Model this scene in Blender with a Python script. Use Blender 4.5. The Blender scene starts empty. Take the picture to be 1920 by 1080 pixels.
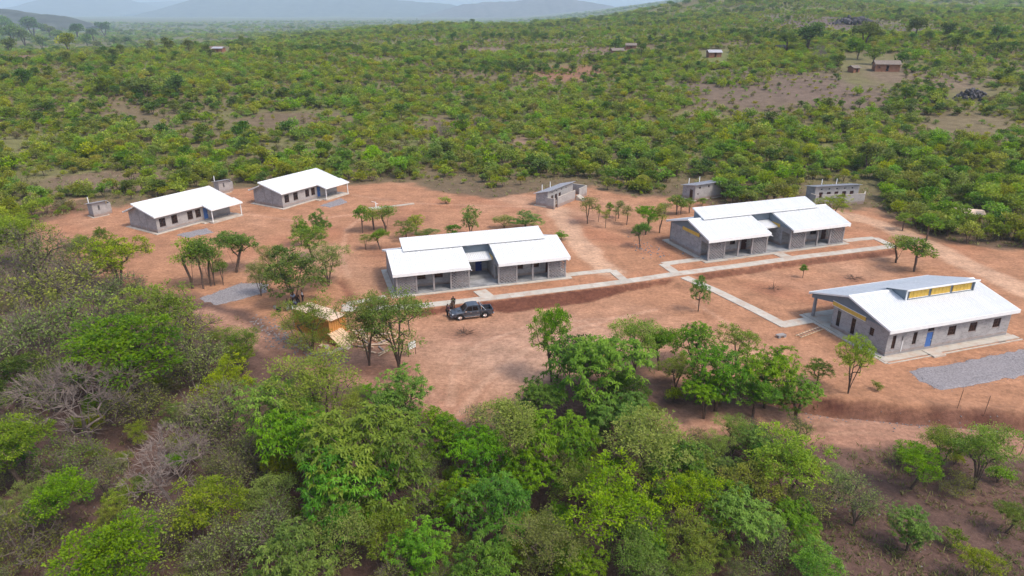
import bpy, bmesh, math, random
import numpy as np
from mathutils import Vector, Matrix

R = math.radians
random.seed(7); RNG = np.random.default_rng(11)
scene = bpy.context.scene
COL = scene.collection

# ------------------------------------------------------------------ camera
CAM_H, F_PX, HORIZON = 34.0, 1300.0, 25.0
PITCH = math.atan((540 - HORIZON) / F_PX)
cam_data = bpy.data.cameras.new('camera')
cam_data.sensor_width = 36.0
cam_data.lens = 36.0 * F_PX / 1920.0
cam_data.clip_start = 0.5
cam_data.clip_end = 60000
cam = bpy.data.objects.new('camera', cam_data)
COL.objects.link(cam)
cam.location = (0, 0, CAM_H)
cam.rotation_euler = (math.pi / 2 - PITCH, 0, 0)
scene.camera = cam

# ------------------------------------------------------------------ light
SUN_EL, SUN_AZ = 57.0, -34.0          # azimuth measured from +x towards +y
world = bpy.data.worlds.new('World')
scene.world = world
world.use_nodes = True
wn = world.node_tree
sky = wn.nodes.new('ShaderNodeTexSky')
sky.sky_type = 'NISHITA'
sky.sun_disc = False
sky.sun_elevation = R(SUN_EL)
sky.sun_rotation = R(90 - SUN_AZ)
sky.air_density = 1.0
sky.dust_density = 3.2
sky.ozone_density = 1.0
wn.links.new(sky.outputs[0], wn.nodes['Background'].inputs[0])
wn.nodes['Background'].inputs[1].default_value = 0.15
sun_data = bpy.data.lights.new('sun', 'SUN')
sun_data.energy = 1.5
sun_data.angle = R(12)
sun_data.color = (1.0, 0.93, 0.84)
sun = bpy.data.objects.new('sun', sun_data)
COL.objects.link(sun)
sd = Vector((math.cos(R(SUN_EL)) * math.cos(R(SUN_AZ)), math.cos(R(SUN_EL)) * math.sin(R(SUN_AZ)), math.sin(R(SUN_EL))))
sun.location = sd * 200
sun.rotation_euler = sd.to_track_quat('Z', 'Y').to_euler()
vs = scene.view_settings
vs.view_transform = 'Standard'
vs.look = 'None'
vs.gamma = 1.0
vs.exposure = 0.84
try:
    vs.use_curve_mapping = False
except Exception:
    pass
scene.cycles.max_bounces = 6
scene.cycles.diffuse_bounces = 3
scene.cycles.transparent_max_bounces = 8
scene.cycles.volume_bounces = 1

# ------------------------------------------------------------------ terrain
def sm(a, b, x):
    t = np.clip((x - a) / (b - a), 0, 1)
    return t * t * (3 - 2 * t)

def flat(px, py, z=0.0):
    x = (px - 960) / F_PX; y = (540 - py) / F_PX
    s, c = math.sin(PITCH), math.cos(PITCH)
    d = (x, c + y * s, -s + y * c)
    t = (z - CAM_H) / d[2]
    return np.array((d[0] * t, d[1] * t))

MAIN = [flat(640, 581), flat(778, 575), flat(929, 558), flat(1160, 530), flat(1276, 512.5), flat(1480, 485.5), flat(1673, 462)]
DITCH = [flat(1330, 722), flat(1430, 740), flat(1560, 760), flat(1700, 772), flat(1920, 790), flat(2150, 812)]
OFFICE_PATH = [flat(1283, 520), flat(1345, 547), flat(1420, 584), flat(1474, 612)]
TRENCH = [flat(638, 525), flat(661, 559)]
HP = np.array([0, 165, 250, 330, 400, 600, 1000, 1500, 2500, 4000, 8000, 15000.0])
ZL = np.array([0, 0, 3.5, 9, 12.5, 8, -8, -15, -18, -16, 0, 0.0])
ZC = np.array([0, 0, 3, 7, 10, 16, 18, 8, -8, -10, 0, 0.0])
ZR = np.array([0, 0, 6, 12.6, 18, 28, 38, 52, 84, 150, 260, 300.0])

def polydist(x, y, pts):
    """distance to a polyline and signed side (positive = towards the camera side)"""
    best = np.full(np.shape(x), 1e9); side = np.zeros(np.shape(x))
    for a, b in zip(pts, pts[1:]):
        ab = b - a; L2 = ab @ ab
        t = np.clip(((x - a[0]) * ab[0] + (y - a[1]) * ab[1]) / L2, 0, 1)
        dx = x - (a[0] + t * ab[0]); dy = y - (a[1] + t * ab[1])
        d = np.hypot(dx, dy)
        s = -(ab[0] * (y - a[1]) - ab[1] * (x - a[0])) / math.sqrt(L2)
        m = d < best
        best = np.where(m, d, best); side = np.where(m, s, side)
    return best, side

def wob(x, y, s, seed=0):
    a = seed * 1.7
    return (np.sin(x / s + a) * np.cos(y / s * 1.13 + 2.1 * a) + 0.5 * np.sin(x / s * 2.3 + 1.3 + a) * np.sin(y / s * 2.1 + 0.7 + a)
            + 0.25 * np.sin(x / s * 4.7 + y / s * 3.9 + a)) / 1.4

def bank_width(x):
    return 1.0 + 1.9 * sm(-4, 0, x) * (1 - sm(10, 16, x))

def terrain(x, y):
    x = np.asarray(x, float); y = np.asarray(y, float)
    d = np.hypot(x, y)
    b = np.where(y > 20, 960 + 1300 * x / np.maximum(y * 0.93 + 12.6, 20), 960 + np.sign(x) * 960)
    zl, zc, zr = (np.interp(d, HP, Z) for Z in (ZL, ZC, ZR))
    wl = sm(900, 250, b); wr = sm(900, 1500, b)
    z = zl * wl + zr * wr + zc * (1 - wl - wr)
    z = np.where(y > 20, z, 0)
    z = z + 26 * np.exp(-((x - 330) / 130) ** 2 - ((y - 1050) / 220) ** 2) * (y > 20)
    far = sm(165, 320, d)
    z = z + far * (1.6 * wob(x, y, 47) + sm(500, 1500, d) * 5 * wob(x, y, 190, 3))
    z = z + 0.10 * wob(x, y, 7.3, 1) * sm(4, 9, np.abs(y - 80)) * 0.6
    # yard below the concrete walk
    dm, s = polydist(x, y, MAIN)
    dp, _ = polydist(x, y, OFFICE_PATH)
    along = (1 - np.exp(-(dp / 2.6) ** 4)) * sm(MAIN[0][0] + 4, MAIN[0][0] + 12, x) * (1 - sm(MAIN[-1][0] - 2, MAIN[-1][0] + 6, x))
    bw = bank_width(x)
    z = z - 0.6 * along * sm(0.85, 0.85 + bw, s) * (1 - sm(4, 16, s)) * (s > 0)
    # road ditch
    dd, s2 = polydist(x, y, DITCH)
    al = sm(DITCH[0][0], DITCH[0][0] + 8, x)
    z = z - al * (1.1 * np.exp(-((s2 - 0.3) / 0.75) ** 2) + 0.35 * sm(-0.3, 1.2, s2) * (1 - sm(6, 25, s2)))
    z = z + al * 0.25 * np.exp(-((s2 + 1.6) / 0.8) ** 2)
    dt, _ = polydist(x, y, TRENCH)
    z = z - 0.45 * np.exp(-(dt / 0.6) ** 2)
    return z

def G(px, py, dz=0.0):
    """point of the ground (plus dz) seen at a pixel of the photograph"""
    x = (px - 960) / F_PX; y = (540 - py) / F_PX
    s, c = math.sin(PITCH), math.cos(PITCH)
    d = np.array((x, c + y * s, -s + y * c))
    ts = np.geomspace(20, 12000, 900)
    P = d[None, :] * ts[:, None]
    h = CAM_H + P[:, 2] - terrain(P[:, 0], P[:, 1]) - dz
    i = np.argmax(h < 0)
    if h[i] >= 0:
        i = len(ts) - 1
    a, b = ts[max(i - 1, 0)], ts[i]
    for _ in range(25):
        m = (a + b) / 2
        if CAM_H + d[2] * m - float(terrain(d[0] * m, d[1] * m)) - dz > 0: a = m
        else: b = m
    return np.array((d[0] * a, d[1] * a, float(terrain(d[0] * a, d[1] * a))))

def to_px(x, y, z):
    s, c = math.sin(PITCH), math.cos(PITCH)
    dz = z - CAM_H
    depth = y * c - dz * s
    up = y * s + dz * c
    return 960 + F_PX * x / depth, 540 - F_PX * up / depth, depth

# ------------------------------------------------------------------ materials
def new_mat(name):
    m = bpy.data.materials.new(name); m.use_nodes = True
    nt = m.node_tree
    return m, nt, nt.nodes['Principled BSDF']

def N(nt, typ, **kw):
    n = nt.nodes.new(typ)
    for k, v in kw.items():
        if k in n.inputs.keys(): n.inputs[k].default_value = v
        else: setattr(n, k, v)
    return n

def mixc(nt, fac, a, b, mode='MIX'):
    n = nt.nodes.new('ShaderNodeMix'); n.data_type = 'RGBA'; n.blend_type = mode
    for sock, v in ((n.inputs[0], fac), (n.inputs[6], a), (n.inputs[7], b)):
        if hasattr(v, 'links') or hasattr(v, 'is_linked'): nt.links.new(v, sock)
        elif isinstance(v, (int, float)): sock.default_value = v
        else: sock.default_value = (*v, 1) if len(v) == 3 else v
    return n.outputs[2]

def ramp(nt, val, stops):
    n = nt.nodes.new('ShaderNodeValToRGB')
    el = n.color_ramp.elements
    while len(el) < len(stops): el.new(0.5)
    for e, (p, c) in zip(el, stops):
        e.position = p; e.color = (c, c, c, 1) if isinstance(c, (int, float)) else (*c, 1)
    nt.links.new(val, n.inputs[0])
    return n.outputs[0]

def mnode(nt, op, a, b=None):
    n = nt.nodes.new('ShaderNodeMath'); n.operation = op
    for i, v in enumerate((a, b)):
        if v is None: continue
        if isinstance(v, (int, float)): n.inputs[i].default_value = v
        else: nt.links.new(v, n.inputs[i])
    return n.outputs[0]

def noise(nt, scale, detail=4, vec=None, rough=0.55):
    n = N(nt, 'ShaderNodeTexNoise', Scale=scale, Detail=detail, Roughness=rough)
    if vec is not None: nt.links.new(vec, n.inputs['Vector'])
    return n.outputs[0]

def bump(nt, bsdf, h, strength=0.4, dist=0.02):
    b = N(nt, 'ShaderNodeBump', Strength=strength, Distance=dist)
    nt.links.new(h, b.inputs['Height']); nt.links.new(b.outputs[0], bsdf.inputs['Normal'])

def simple_mat(name, col, rough=0.6, metal=0.0, var=0.15, scale=3.0, obj_var=0.0, spec=0.4, bmp=0.0):
    m, nt, p = new_mat(name)
    tc = N(nt, 'ShaderNodeTexCoord')
    f = noise(nt, scale, 5, tc.outputs['Object'])
    c = mixc(nt, ramp(nt, f, ((0.3, 0.0), (0.7, 1.0))), [v * (1 - var) for v in col], [min(1, v * (1 + var)) for v in col])
    if obj_var:
        oi = N(nt, 'ShaderNodeObjectInfo')
        k = mnode(nt, 'ADD', mnode(nt, 'MULTIPLY', oi.outputs['Random'], obj_var), 1 - obj_var / 2)
        vm = nt.nodes.new('ShaderNodeVectorMath'); vm.operation = 'SCALE'
        nt.links.new(c, vm.inputs[0]); nt.links.new(k, vm.inputs['Scale'])
        c = vm.outputs[0]
    nt.links.new(c, p.inputs['Base Color'])
    p.inputs['Roughness'].default_value = rough; p.inputs['Metallic'].default_value = metal
    p.inputs['Specular IOR Level'].default_value = spec
    if bmp: bump(nt, p, f, bmp)
    return m

def dusty_mat(name, col, dust, lo, hi, amount, rough=0.9, obj_var=0.12, scale=0.8, stretch=(1, 1, 1), spec=0.25):
    m = simple_mat(name, col, rough, var=0.1, scale=1.2, obj_var=obj_var, spec=spec)
    nt = m.node_tree; p = nt.nodes['Principled BSDF']
    src = p.inputs['Base Color'].links[0].from_socket
    geo = N(nt, 'ShaderNodeNewGeometry'); mp = N(nt, 'ShaderNodeMapping'); mp.inputs['Scale'].default_value = stretch
    nt.links.new(geo.outputs['Position'], mp.inputs[0])
    f = ramp(nt, noise(nt, scale, 6, mp.outputs[0], 0.65), ((lo, 0.0), (hi, amount)))
    nt.links.new(mixc(nt, f, src, dust), p.inputs['Base Color'])
    return m

def block_mat(name, c1, c2, mortar, bw=0.42, bh=0.21):
    m, nt, p = new_mat(name)
    uv = N(nt, 'ShaderNodeUVMap')
    br = N(nt, 'ShaderNodeTexBrick', Scale=1.0)
    br.inputs['Brick Width'].default_value = bw; br.inputs['Row Height'].default_value = bh
    br.inputs['Mortar Size'].default_value = 0.014; br.inputs['Mortar Smooth'].default_value = 0.3
    br.inputs['Color1'].default_value = (*c1, 1); br.inputs['Color2'].default_value = (*c2, 1); br.inputs['Mortar'].default_value = (*mortar, 1)
    nt.links.new(uv.outputs[0], br.inputs[0])
    n1 = noise(nt, 0.55, 5, uv.outputs[0]); n2 = noise(nt, 9.0, 4, uv.outputs[0])
    c = mixc(nt, ramp(nt, n1, ((0.38, 0.0), (0.68, 0.55))), br.outputs[0], [v * 1.28 for v in mortar])
    c = mixc(nt, 0.35, c, ramp(nt, n2, ((0.25, 0.12), (0.75, 0.62))), 'OVERLAY')
    sx = N(nt, 'ShaderNodeSeparateXYZ'); nt.links.new(uv.outputs[0], sx.inputs[0])
    n5 = noise(nt, 1.4, 5, uv.outputs[0])
    lowm = ramp(nt, mnode(nt, 'ADD', sx.outputs[1], mnode(nt, 'MULTIPLY', n5, -0.7)), ((0.0, 0.55), (0.35, 0.0)))
    c = mixc(nt, lowm, c, (0.27, 0.15, 0.10))
    nt.links.new(c, p.inputs['Base Color'])
    p.inputs['Roughness'].default_value = 0.93; p.inputs['Specular IOR Level'].default_value = 0.2
    bump(nt, p, mnode(nt, 'ADD', mnode(nt, 'MULTIPLY', br.outputs[1], -1.0), mnode(nt, 'MULTIPLY', n2, 0.5)), 0.6, 0.012)
    return m

M = {}
M['block'] = block_mat('concrete_block', (0.25, 0.238, 0.238), (0.37, 0.35, 0.345), (0.40, 0.38, 0.37))
M['plaster'] = block_mat('pointed_block', (0.31, 0.29, 0.28), (0.38, 0.355, 0.34), (0.40, 0.37, 0.35))
M['lattice'] = simple_mat('lattice_block', (0.24, 0.225, 0.225), 0.95, var=0.2, scale=2.5, spec=0.15)
M['concrete'] = dusty_mat('cast_concrete', (0.45, 0.41, 0.35), (0.38, 0.21, 0.13), 0.48, 0.72, 0.65, obj_var=0.16, scale=0.7)
M['floor'] = simple_mat('screed_floor', (0.25, 0.25, 0.25), 0.7, var=0.35, scale=0.9, spec=0.3)
M['column'] = simple_mat('column_concrete', (0.27, 0.25, 0.245), 0.9, var=0.15, scale=2.0)
M['roof'] = dusty_mat('white_roof_sheet', (0.625, 0.635, 0.64), (0.54, 0.48, 0.43), 0.52, 0.85, 0.25, rough=0.5, obj_var=0.05, scale=0.5, spec=0.45)
M['white'] = simple_mat('white_trim', (0.78, 0.78, 0.77), 0.5, var=0.04)
M['cladding'] = simple_mat('blue_grey_cladding', (0.185, 0.225, 0.265), 0.5, var=0.08, scale=1.0)
M['yellow'] = simple_mat('yellow_louver', (0.62, 0.40, 0.07), 0.6, var=0.12, scale=4.0)
M['bluedoor'] = simple_mat('blue_door_paint', (0.045, 0.13, 0.36), 0.5, var=0.1)
M['bluedark'] = simple_mat('deep_blue_door_paint', (0.02, 0.035, 0.17), 0.5, var=0.1)
M['wframe'] = simple_mat('brown_window_frame', (0.06, 0.022, 0.016), 0.55, var=0.2)
M['glass'] = simple_mat('dark_window_pane', (0.018, 0.014, 0.014), 0.15, var=0.3, spec=0.5)
M['rawwood'] = simple_mat('raw_timber', (0.58, 0.41, 0.26), 0.85, var=0.22, scale=2.5, obj_var=0.4)
M['greywood'] = simple_mat('weathered_timber', (0.30, 0.25, 0.21), 0.9, var=0.25, scale=3, obj_var=0.4)
M['ply'] = simple_mat('pale_plywood', (0.60, 0.44, 0.32), 0.85, var=0.16, scale=1.3, obj_var=0.25)
M['orange'] = simple_mat('orange_container_steel', (0.50, 0.225, 0.06), 0.55, var=0.22, scale=2.2)
M['dark'] = simple_mat('dark_rubber', (0.012, 0.012, 0.013), 0.75, var=0.2)
M['bark'] = simple_mat('bark', (0.12, 0.085, 0.065), 0.95, var=0.35, scale=6, spec=0.1)
M['palebark'] = simple_mat('pale_bark', (0.185, 0.145, 0.125), 0.95, var=0.3, scale=5, obj_var=0.4, spec=0.1)
M['greybark'] = simple_mat('grey_twigs', (0.135, 0.108, 0.086), 0.95, var=0.3, scale=5, obj_var=0.4, spec=0.1)
M['mud'] = simple_mat('mud_wall', (0.24, 0.115, 0.07), 0.95, var=0.25, scale=1.0, spec=0.1)
M['thatch'] = simple_mat('grey_thatch', (0.20, 0.165, 0.14), 0.98, var=0.3, scale=2.5, spec=0.1)
M['tinroof'] = simple_mat('tin_roof', (0.36, 0.35, 0.365), 0.4, var=0.1, scale=1.0)
M['rock'] = simple_mat('dark_rock', (0.075, 0.068, 0.07), 0.9, var=0.5, scale=0.35, spec=0.2, bmp=0.4)
M['stone'] = simple_mat('grey_stone', (0.205, 0.192, 0.19), 0.9, var=0.4, scale=1.5, obj_var=0.3)
M['gravelbed'] = simple_mat('gravel_bed', (0.235, 0.215, 0.218), 0.95, var=0.3, scale=6, spec=0.15, bmp=0.5)
M['pvc'] = simple_mat('white_pipe', (0.78, 0.77, 0.74), 0.4, var=0.05)
M['rust'] = simple_mat('rusty_steel', (0.16, 0.085, 0.055), 0.8, var=0.3, scale=6)

def leaf_mat(name, dark, light, trans=0.32, hue=0.0):
    """dark and light leaf colours mixed per clump (tint) and per plant (random)"""
    m, nt, p = new_mat(name)
    at = N(nt, 'ShaderNodeAttribute', attribute_name='tint')
    oi = N(nt, 'ShaderNodeObjectInfo')
    c = mixc(nt, at.outputs['Fac'], dark, light)
    hs = N(nt, 'ShaderNodeHueSaturation')
    nt.links.new(mnode(nt, 'ADD', mnode(nt, 'MULTIPLY', oi.outputs['Random'], 0.055 + hue), 0.472 - hue / 2), hs.inputs['Hue'])
    r2 = mnode(nt, 'FRACT', mnode(nt, 'MULTIPLY', oi.outputs['Random'], 17.31))
    nt.links.new(mnode(nt, 'ADD', mnode(nt, 'MULTIPLY', r2, 0.5), 0.75), hs.inputs['Value'])
    r3 = mnode(nt, 'FRACT', mnode(nt, 'MULTIPLY', oi.outputs['Random'], 5.77))
    nt.links.new(mnode(nt, 'ADD', mnode(nt, 'MULTIPLY', r3, 0.25), 0.98), hs.inputs['Saturation'])
    nt.links.new(c, hs.inputs['Color'])
    nt.links.new(hs.outputs[0], p.inputs['Base Color'])
    p.inputs['Roughness'].default_value = 0.55; p.inputs['Specular IOR Level'].default_value = 0.25
    tr = N(nt, 'ShaderNodeBsdfTranslucent')
    tb = mixc(nt, 1.0, hs.outputs[0], (1.15, 1.2, 0.6), 'MULTIPLY')
    nt.links.new(tb, tr.inputs[0])
    mx = N(nt, 'ShaderNodeMixShader'); mx.inputs[0].default_value = trans
    nt.links.new(p.outputs[0], mx.inputs[1]); nt.links.new(tr.outputs[0], mx.inputs[2])
    nt.links.new(mx.outputs[0], nt.nodes['Material Output'].inputs[0])
    return m

M['leaf_D'] = leaf_mat('drooping_leaves', (0.078, 0.155, 0.022), (0.215, 0.330, 0.055), trans=0.38)
M['leaf_F'] = leaf_mat('feathery_leaves', (0.115, 0.170, 0.030), (0.250, 0.310, 0.070), trans=0.38)
M['leaf_B'] = leaf_mat('broad_leaves', (0.070, 0.155, 0.020), (0.205, 0.325, 0.042), trans=0.38)
M['leaf_Y'] = leaf_mat('yellow_green_leaves', (0.150, 0.220, 0.022), (0.320, 0.380, 0.048), trans=0.38)
M['leaf_K'] = leaf_mat('dark_leaves', (0.050, 0.095, 0.018), (0.125, 0.180, 0.038))
M['leaf_S'] = leaf_mat('sparse_olive_leaves', (0.120, 0.155, 0.038), (0.240, 0.280, 0.072))
M['leaf_far'] = leaf_mat('bush_leaves', (0.125, 0.185, 0.028), (0.320, 0.385, 0.072), hue=0.03, trans=0.38)
M['leaf_fary'] = leaf_mat('yellow_bush_leaves', (0.20, 0.22, 0.035), (0.38, 0.39, 0.075), hue=0.03)
M['leaf_fard'] = leaf_mat('dark_bush_leaves', (0.070, 0.115, 0.022), (0.185, 0.250, 0.050), hue=0.02)
M['leaf_farb'] = leaf_mat('dry_bush_leaves', (0.150, 0.130, 0.065), (0.250, 0.220, 0.110), hue=0.02)
M['grass'] = leaf_mat('dry_grass_blades', (0.17, 0.14, 0.07), (0.20, 0.21, 0.08))

# ------------------------------------------------------------------ mesh helpers
class MB:
    def __init__(self):
        self.v = []; self.f = []; self.mi = []; self.cur = 0
    def add(self, vs, fs):
        o = len(self.v)
        self.v += [tuple(p) for p in vs]
        for f in fs: self.f.append([i + o for i in f]); self.mi.append(self.cur)
        return self
    def box(self, x0, x1, y0, y1, z0, z1, mat=None):
        vs = [(x, y, z) for z in (z0, z1) for y in (y0, y1) for x in (x0, x1)]
        if mat is not None: vs = [tuple(mat @ Vector(p)) for p in vs]
        return self.add(vs, [(0, 2, 3, 1), (4, 5, 7, 6), (0, 1, 5, 4), (2, 6, 7, 3), (0, 4, 6, 2), (1, 3, 7, 5)])
    def prism(self, poly, a, b, axis='x'):
        """polygon given in the other two axes, extruded from a to b along axis"""
        def P(q, t):
            if axis == 'x': return (t, q[0], q[1])
            if axis == 'y': return (q[0], t, q[1])
            return (q[0], q[1], t)
        n = len(poly)
        vs = [P(q, a) for q in poly] + [P(q, b) for q in poly]
        fs = [list(range(n))[::-1], list(range(n, 2 * n))] + [(i, (i + 1) % n, n + (i + 1) % n, n + i) for i in range(n)]
        return self.add(vs, fs)
    def tube(self, p0, p1, r0, r1=None, n=8, caps=True):
        r1 = r0 if r1 is None else r1
        p0, p1 = Vector(p0), Vector(p1)
        q = (p1 - p0).to_track_quat('Z', 'Y')
        vs = []
        for p, r in ((p0, r0), (p1, r1)):
            for i in range(n):
                a = 2 * math.pi * i / n
                vs.append(tuple(p + q @ Vector((math.cos(a) * r, math.sin(a) * r, 0))))
        fs = [(i, (i + 1) % n, n + (i + 1) % n, n + i) for i in range(n)]
        if caps: fs += [list(range(n))[::-1], list(range(n, 2 * n))]
        return self.add(vs, fs)
    def wall(self, p0, p1, z0, z1, t, ops=()):
        """wall from p0 to p1 (plan), thickness t to the left of its run; ops = (s0, s1, za, zb) openings"""
        p0, p1 = Vector((*p0, 0)), Vector((*p1, 0))
        d = p1 - p0; L = d.length; d.normalize(); nrm = Vector((-d.y, d.x, 0)) * t
        xs = sorted({0.0, L, *[min(max(v, 0), L) for o in ops for v in o[:2]]})
        zs = sorted({z0, z1, *[min(max(v, z0), z1) for o in ops for v in o[2:]]})
        solid = {}
        for i in range(len(xs) - 1):
            for k in range(len(zs) - 1):
                cx, cz = (xs[i] + xs[i + 1]) / 2, (zs[k] + zs[k + 1]) / 2
                solid[i, k] = not any(o[0] < cx < o[1] and o[2] < cz < o[3] for o in ops)
        def P(i, k, back): return tuple(p0 + d * xs[i] + Vector((0, 0, zs[k])) + (nrm if back else Vector()))
        for (i, k), s in solid.items():
            if not s: continue
            q = [(i, k), (i + 1, k), (i + 1, k + 1), (i, k + 1)]
            self.add([P(a, b, 0) for a, b in q], [(0, 1, 2, 3)])
            self.add([P(a, b, 1) for a, b in q], [(3, 2, 1, 0)])
            for (a, b), nb in zip(((q[0], q[1]), (q[1], q[2]), (q[2], q[3]), (q[3], q[0])), ((i, k - 1), (i + 1, k), (i, k + 1), (i - 1, k))):
                if not solid.get(nb, False):
                    self.add([P(*a, 0), P(*a, 1), P(*b, 1), P(*b, 0)], [(0, 1, 2, 3)])
        return self
    def mesh(self, name, mats):
        me = bpy.data.meshes.new(name)
        me.from_pydata(self.v, [], self.f)
        for m in (mats if isinstance(mats, (list, tuple)) else [mats]): me.materials.append(m)
        me.polygons.foreach_set('material_index', self.mi)
        uvl = me.uv_layers.new(name='UVMap')
        co = np.array(self.v, float); uv = np.zeros((len(me.loops), 2))
        for p in me.polygons:
            n = p.normal
            for li in p.loop_indices:
                c = co[me.loops[li].vertex_index]
                uv[li] = (c[0], c[1]) if abs(n.z) > 0.7 else ((c[1], c[2]) if abs(n.x) > abs(n.y) else (c[0], c[2]))
        uvl.data.foreach_set('uv', uv.ravel())
        me.update()
        return me
    def build(self, name, mat, parent=None, **kw):
        return link(name, self.mesh(name, mat), parent, **kw)

def link(name, data, parent=None, loc=None, rot=None, scale=None, smooth=False):
    o = bpy.data.objects.new(name, data); COL.objects.link(o)
    if parent is not None: o.parent = parent
    if loc is not None: o.location = loc
    if rot is not None: o.rotation_euler = rot
    if scale is not None: o.scale = scale if hasattr(scale, '__len__') else (scale,) * 3
    if smooth: data.polygons.foreach_set('use_smooth', [True] * len(data.polygons))
    return o

def tag(o, label, cat, group=None, kind=None):
    o['label'] = label
    if cat: o['category'] = cat
    if group: o['group'] = group
    if kind: o['kind'] = kind
    return o

def thing(name, label, cat, loc=(0, 0, 0), rz=0.0, group=None, scale=1.0):
    o = bpy.data.objects.new(name, None); COL.objects.link(o)
    o.empty_display_size = 0.3
    o.location = loc; o.rotation_euler = (0, 0, rz); o.scale = (scale,) * 3
    return tag(o, label, cat, group)

def struct(o):
    o['kind'] = 'structure'
    return o

# ------------------------------------------------------------------ ground
def axis(lo, hi, step, far_lo, far_hi, grow=1.13):
    a = list(np.arange(lo, hi + 1e-6, step))
    s, x = step, a[-1]
    while x < far_hi: s *= grow; x += s; a.append(x)
    s, x = step, a[0]; b = []
    while x > far_lo: s *= grow; x -= s; b.append(x)
    return np.array(b[::-1] + a)

def poly_sd(x, y, poly):
    """signed distance to a closed polygon, negative inside"""
    pts = [np.asarray(p[:2], float) for p in poly]
    d, _ = polydist(x, y, pts + [pts[0]])
    ins = np.zeros(np.shape(x), bool)
    for a, b in zip(pts, pts[1:] + pts[:1]):
        c = (a[1] > y) != (b[1] > y)
        with np.errstate(divide='ignore', invalid='ignore'):
            xi = (b[0] - a[0]) * (y - a[1]) / (b[1] - a[1] + 1e-12) + a[0]
        ins ^= c & (x < xi)
    return np.where(ins, -d, d)

CLEARING = [flat(*p) for p in [(40, 425), (150, 398), (230, 385), (330, 370), (440, 352), (560, 350), (660, 346), (770, 343), (830, 362), (930, 372), (1010, 362),
            (1110, 352), (1190, 372), (1260, 366), (1330, 388), (1430, 392), (1640, 392), (1690, 420), (1740, 452), (1830, 462), (2050, 480), (2100, 800),
            (1920, 786), (1720, 770), (1560, 756), (1470, 735), (1330, 712), (1180, 690), (1040, 712), (985, 745), (930, 785), (860, 792), (800, 765),
            (770, 715), (700, 700), (620, 672), (560, 640), (505, 605), (440, 575), (380, 560), (300, 548), (190, 520), (110, 470)]]
ROAD = [flat(*p) for p in [(2150, 850), (1920, 818), (1750, 802), (1560, 797), (1420, 792), (1290, 790)]]
ROAD2 = [flat(*p) for p in [(380, 585), (450, 620), (560, 680), (680, 712), (780, 735), (850, 770)]]
ROAD3 = [flat(*p) for p in [(1560, 398), (1640, 418), (1700, 440), (1760, 468), (1840, 508), (1920, 545), (2050, 600)]]
ROAD4 = [flat(*p) for p in [(1045, 392), (1062, 420), (1085, 455), (1118, 490), (1150, 512)]]
PATHL = [flat(*p) for p in [(150, 372), (60, 392), (-60, 405)]]
FIELDS = [  # world-space bare patches: pixel centre, pixel half sizes, colour
    ((1060, 136), (75, 16), (0.27, 0.125, 0.08)), ((1430, 160), (180, 40), (0.15, 0.105, 0.08)), ((1560, 172), (120, 26), (0.15, 0.105, 0.08)),
    ((140, 100), (150, 7), (0.22, 0.115, 0.09)), ((1730, 140), (110, 22), (0.18, 0.125, 0.09)), ((880, 235), (120, 26), (0.155, 0.10, 0.07)),
    ((560, 225), (130, 22), (0.145, 0.095, 0.065)), ((200, 340), (150, 22), (0.17, 0.11, 0.08)), ((1000, 265), (60, 7), (0.26, 0.16, 0.12)),
    ((1310, 214), (55, 6), (0.28, 0.19, 0.14)), ((1560, 45), (110, 22), (0.13, 0.095, 0.09)), ((1850, 240), (120, 30), (0.17, 0.13, 0.075)),
    ((1120, 98), (120, 10), (0.20, 0.13, 0.10)), ((900, 97), (60, 6), (0.20, 0.13, 0.10))]
FIELD_W = []
for (c, h, col) in FIELDS:
    p = G(*c); q = G(c[0], c[1] - h[1]); r = G(c[0], c[1] + h[1])
    FIELD_W.append((p[0], p[1], h[0] * p[1] / F_PX * 0.95, max(abs(q[1] - r[1]) / 2, 3), col))

def field_mask(x, y, i):
    fx, fy, rx, ry, _ = FIELD_W[i]
    e = np.hypot((x - fx) / rx, (y - fy) / ry) + 0.22 * wob(x, y, max(rx, 8) * 0.3, i)
    return 1 - sm(0.75, 1.1, e)

def bare(x, y):
    m = np.zeros(np.shape(x))
    for i in range(len(FIELD_W)): m = np.maximum(m, field_mask(x, y, i))
    return m

xs = axis(-118, 118, 0.5, -14000, 14000); ys = axis(30, 168, 0.5, -400, 16000)
X, Y = np.meshgrid(xs, ys)
Z = terrain(X, Y)
D = np.hypot(X, Y)
SD = poly_sd(X, Y, CLEARING)
C = np.zeros(X.shape + (3,))
def lay(mask, col):
    C[:] = C * (1 - mask[..., None]) + np.array(col) * mask[..., None]
litter, farsoil, soil, pale = (0.110, 0.066, 0.052), (0.150, 0.112, 0.062), (0.355, 0.180, 0.102), (0.43, 0.262, 0.172)
C[:] = litter
lay(sm(95, 170, D), farsoil)
lay(sm(0.1, 0.9, 0.5 + 0.5 * wob(X, Y, 37, 5)) * sm(140, 200, D) * 0.9, (0.150, 0.162, 0.052))
lay(sm(700, 2600, D) * 0.75, (0.098, 0.112, 0.050))
for i in range(len(FIELD_W)): lay(field_mask(X, Y, i) * 0.75, FIELD_W[i][4])
edge = 1 - sm(-1.6, 1.8, SD + 1.3 * wob(X, Y, 3.1, 2) + 0.8 * wob(X, Y, 1.1, 4))
lay(edge, soil)
lay(edge * sm(0.1, 1.1, wob(X, Y, 11, 6)) * 0.55, pale)
lay(edge * sm(0.25, 1.0, wob(X, Y, 8, 9)) * 0.5, (0.33, 0.135, 0.075))
lay(edge * (1 - sm(0, 26, np.abs(Y - 66) + 0.6 * np.abs(X - 2))) * 0.6, (0.405, 0.255, 0.180))
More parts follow.
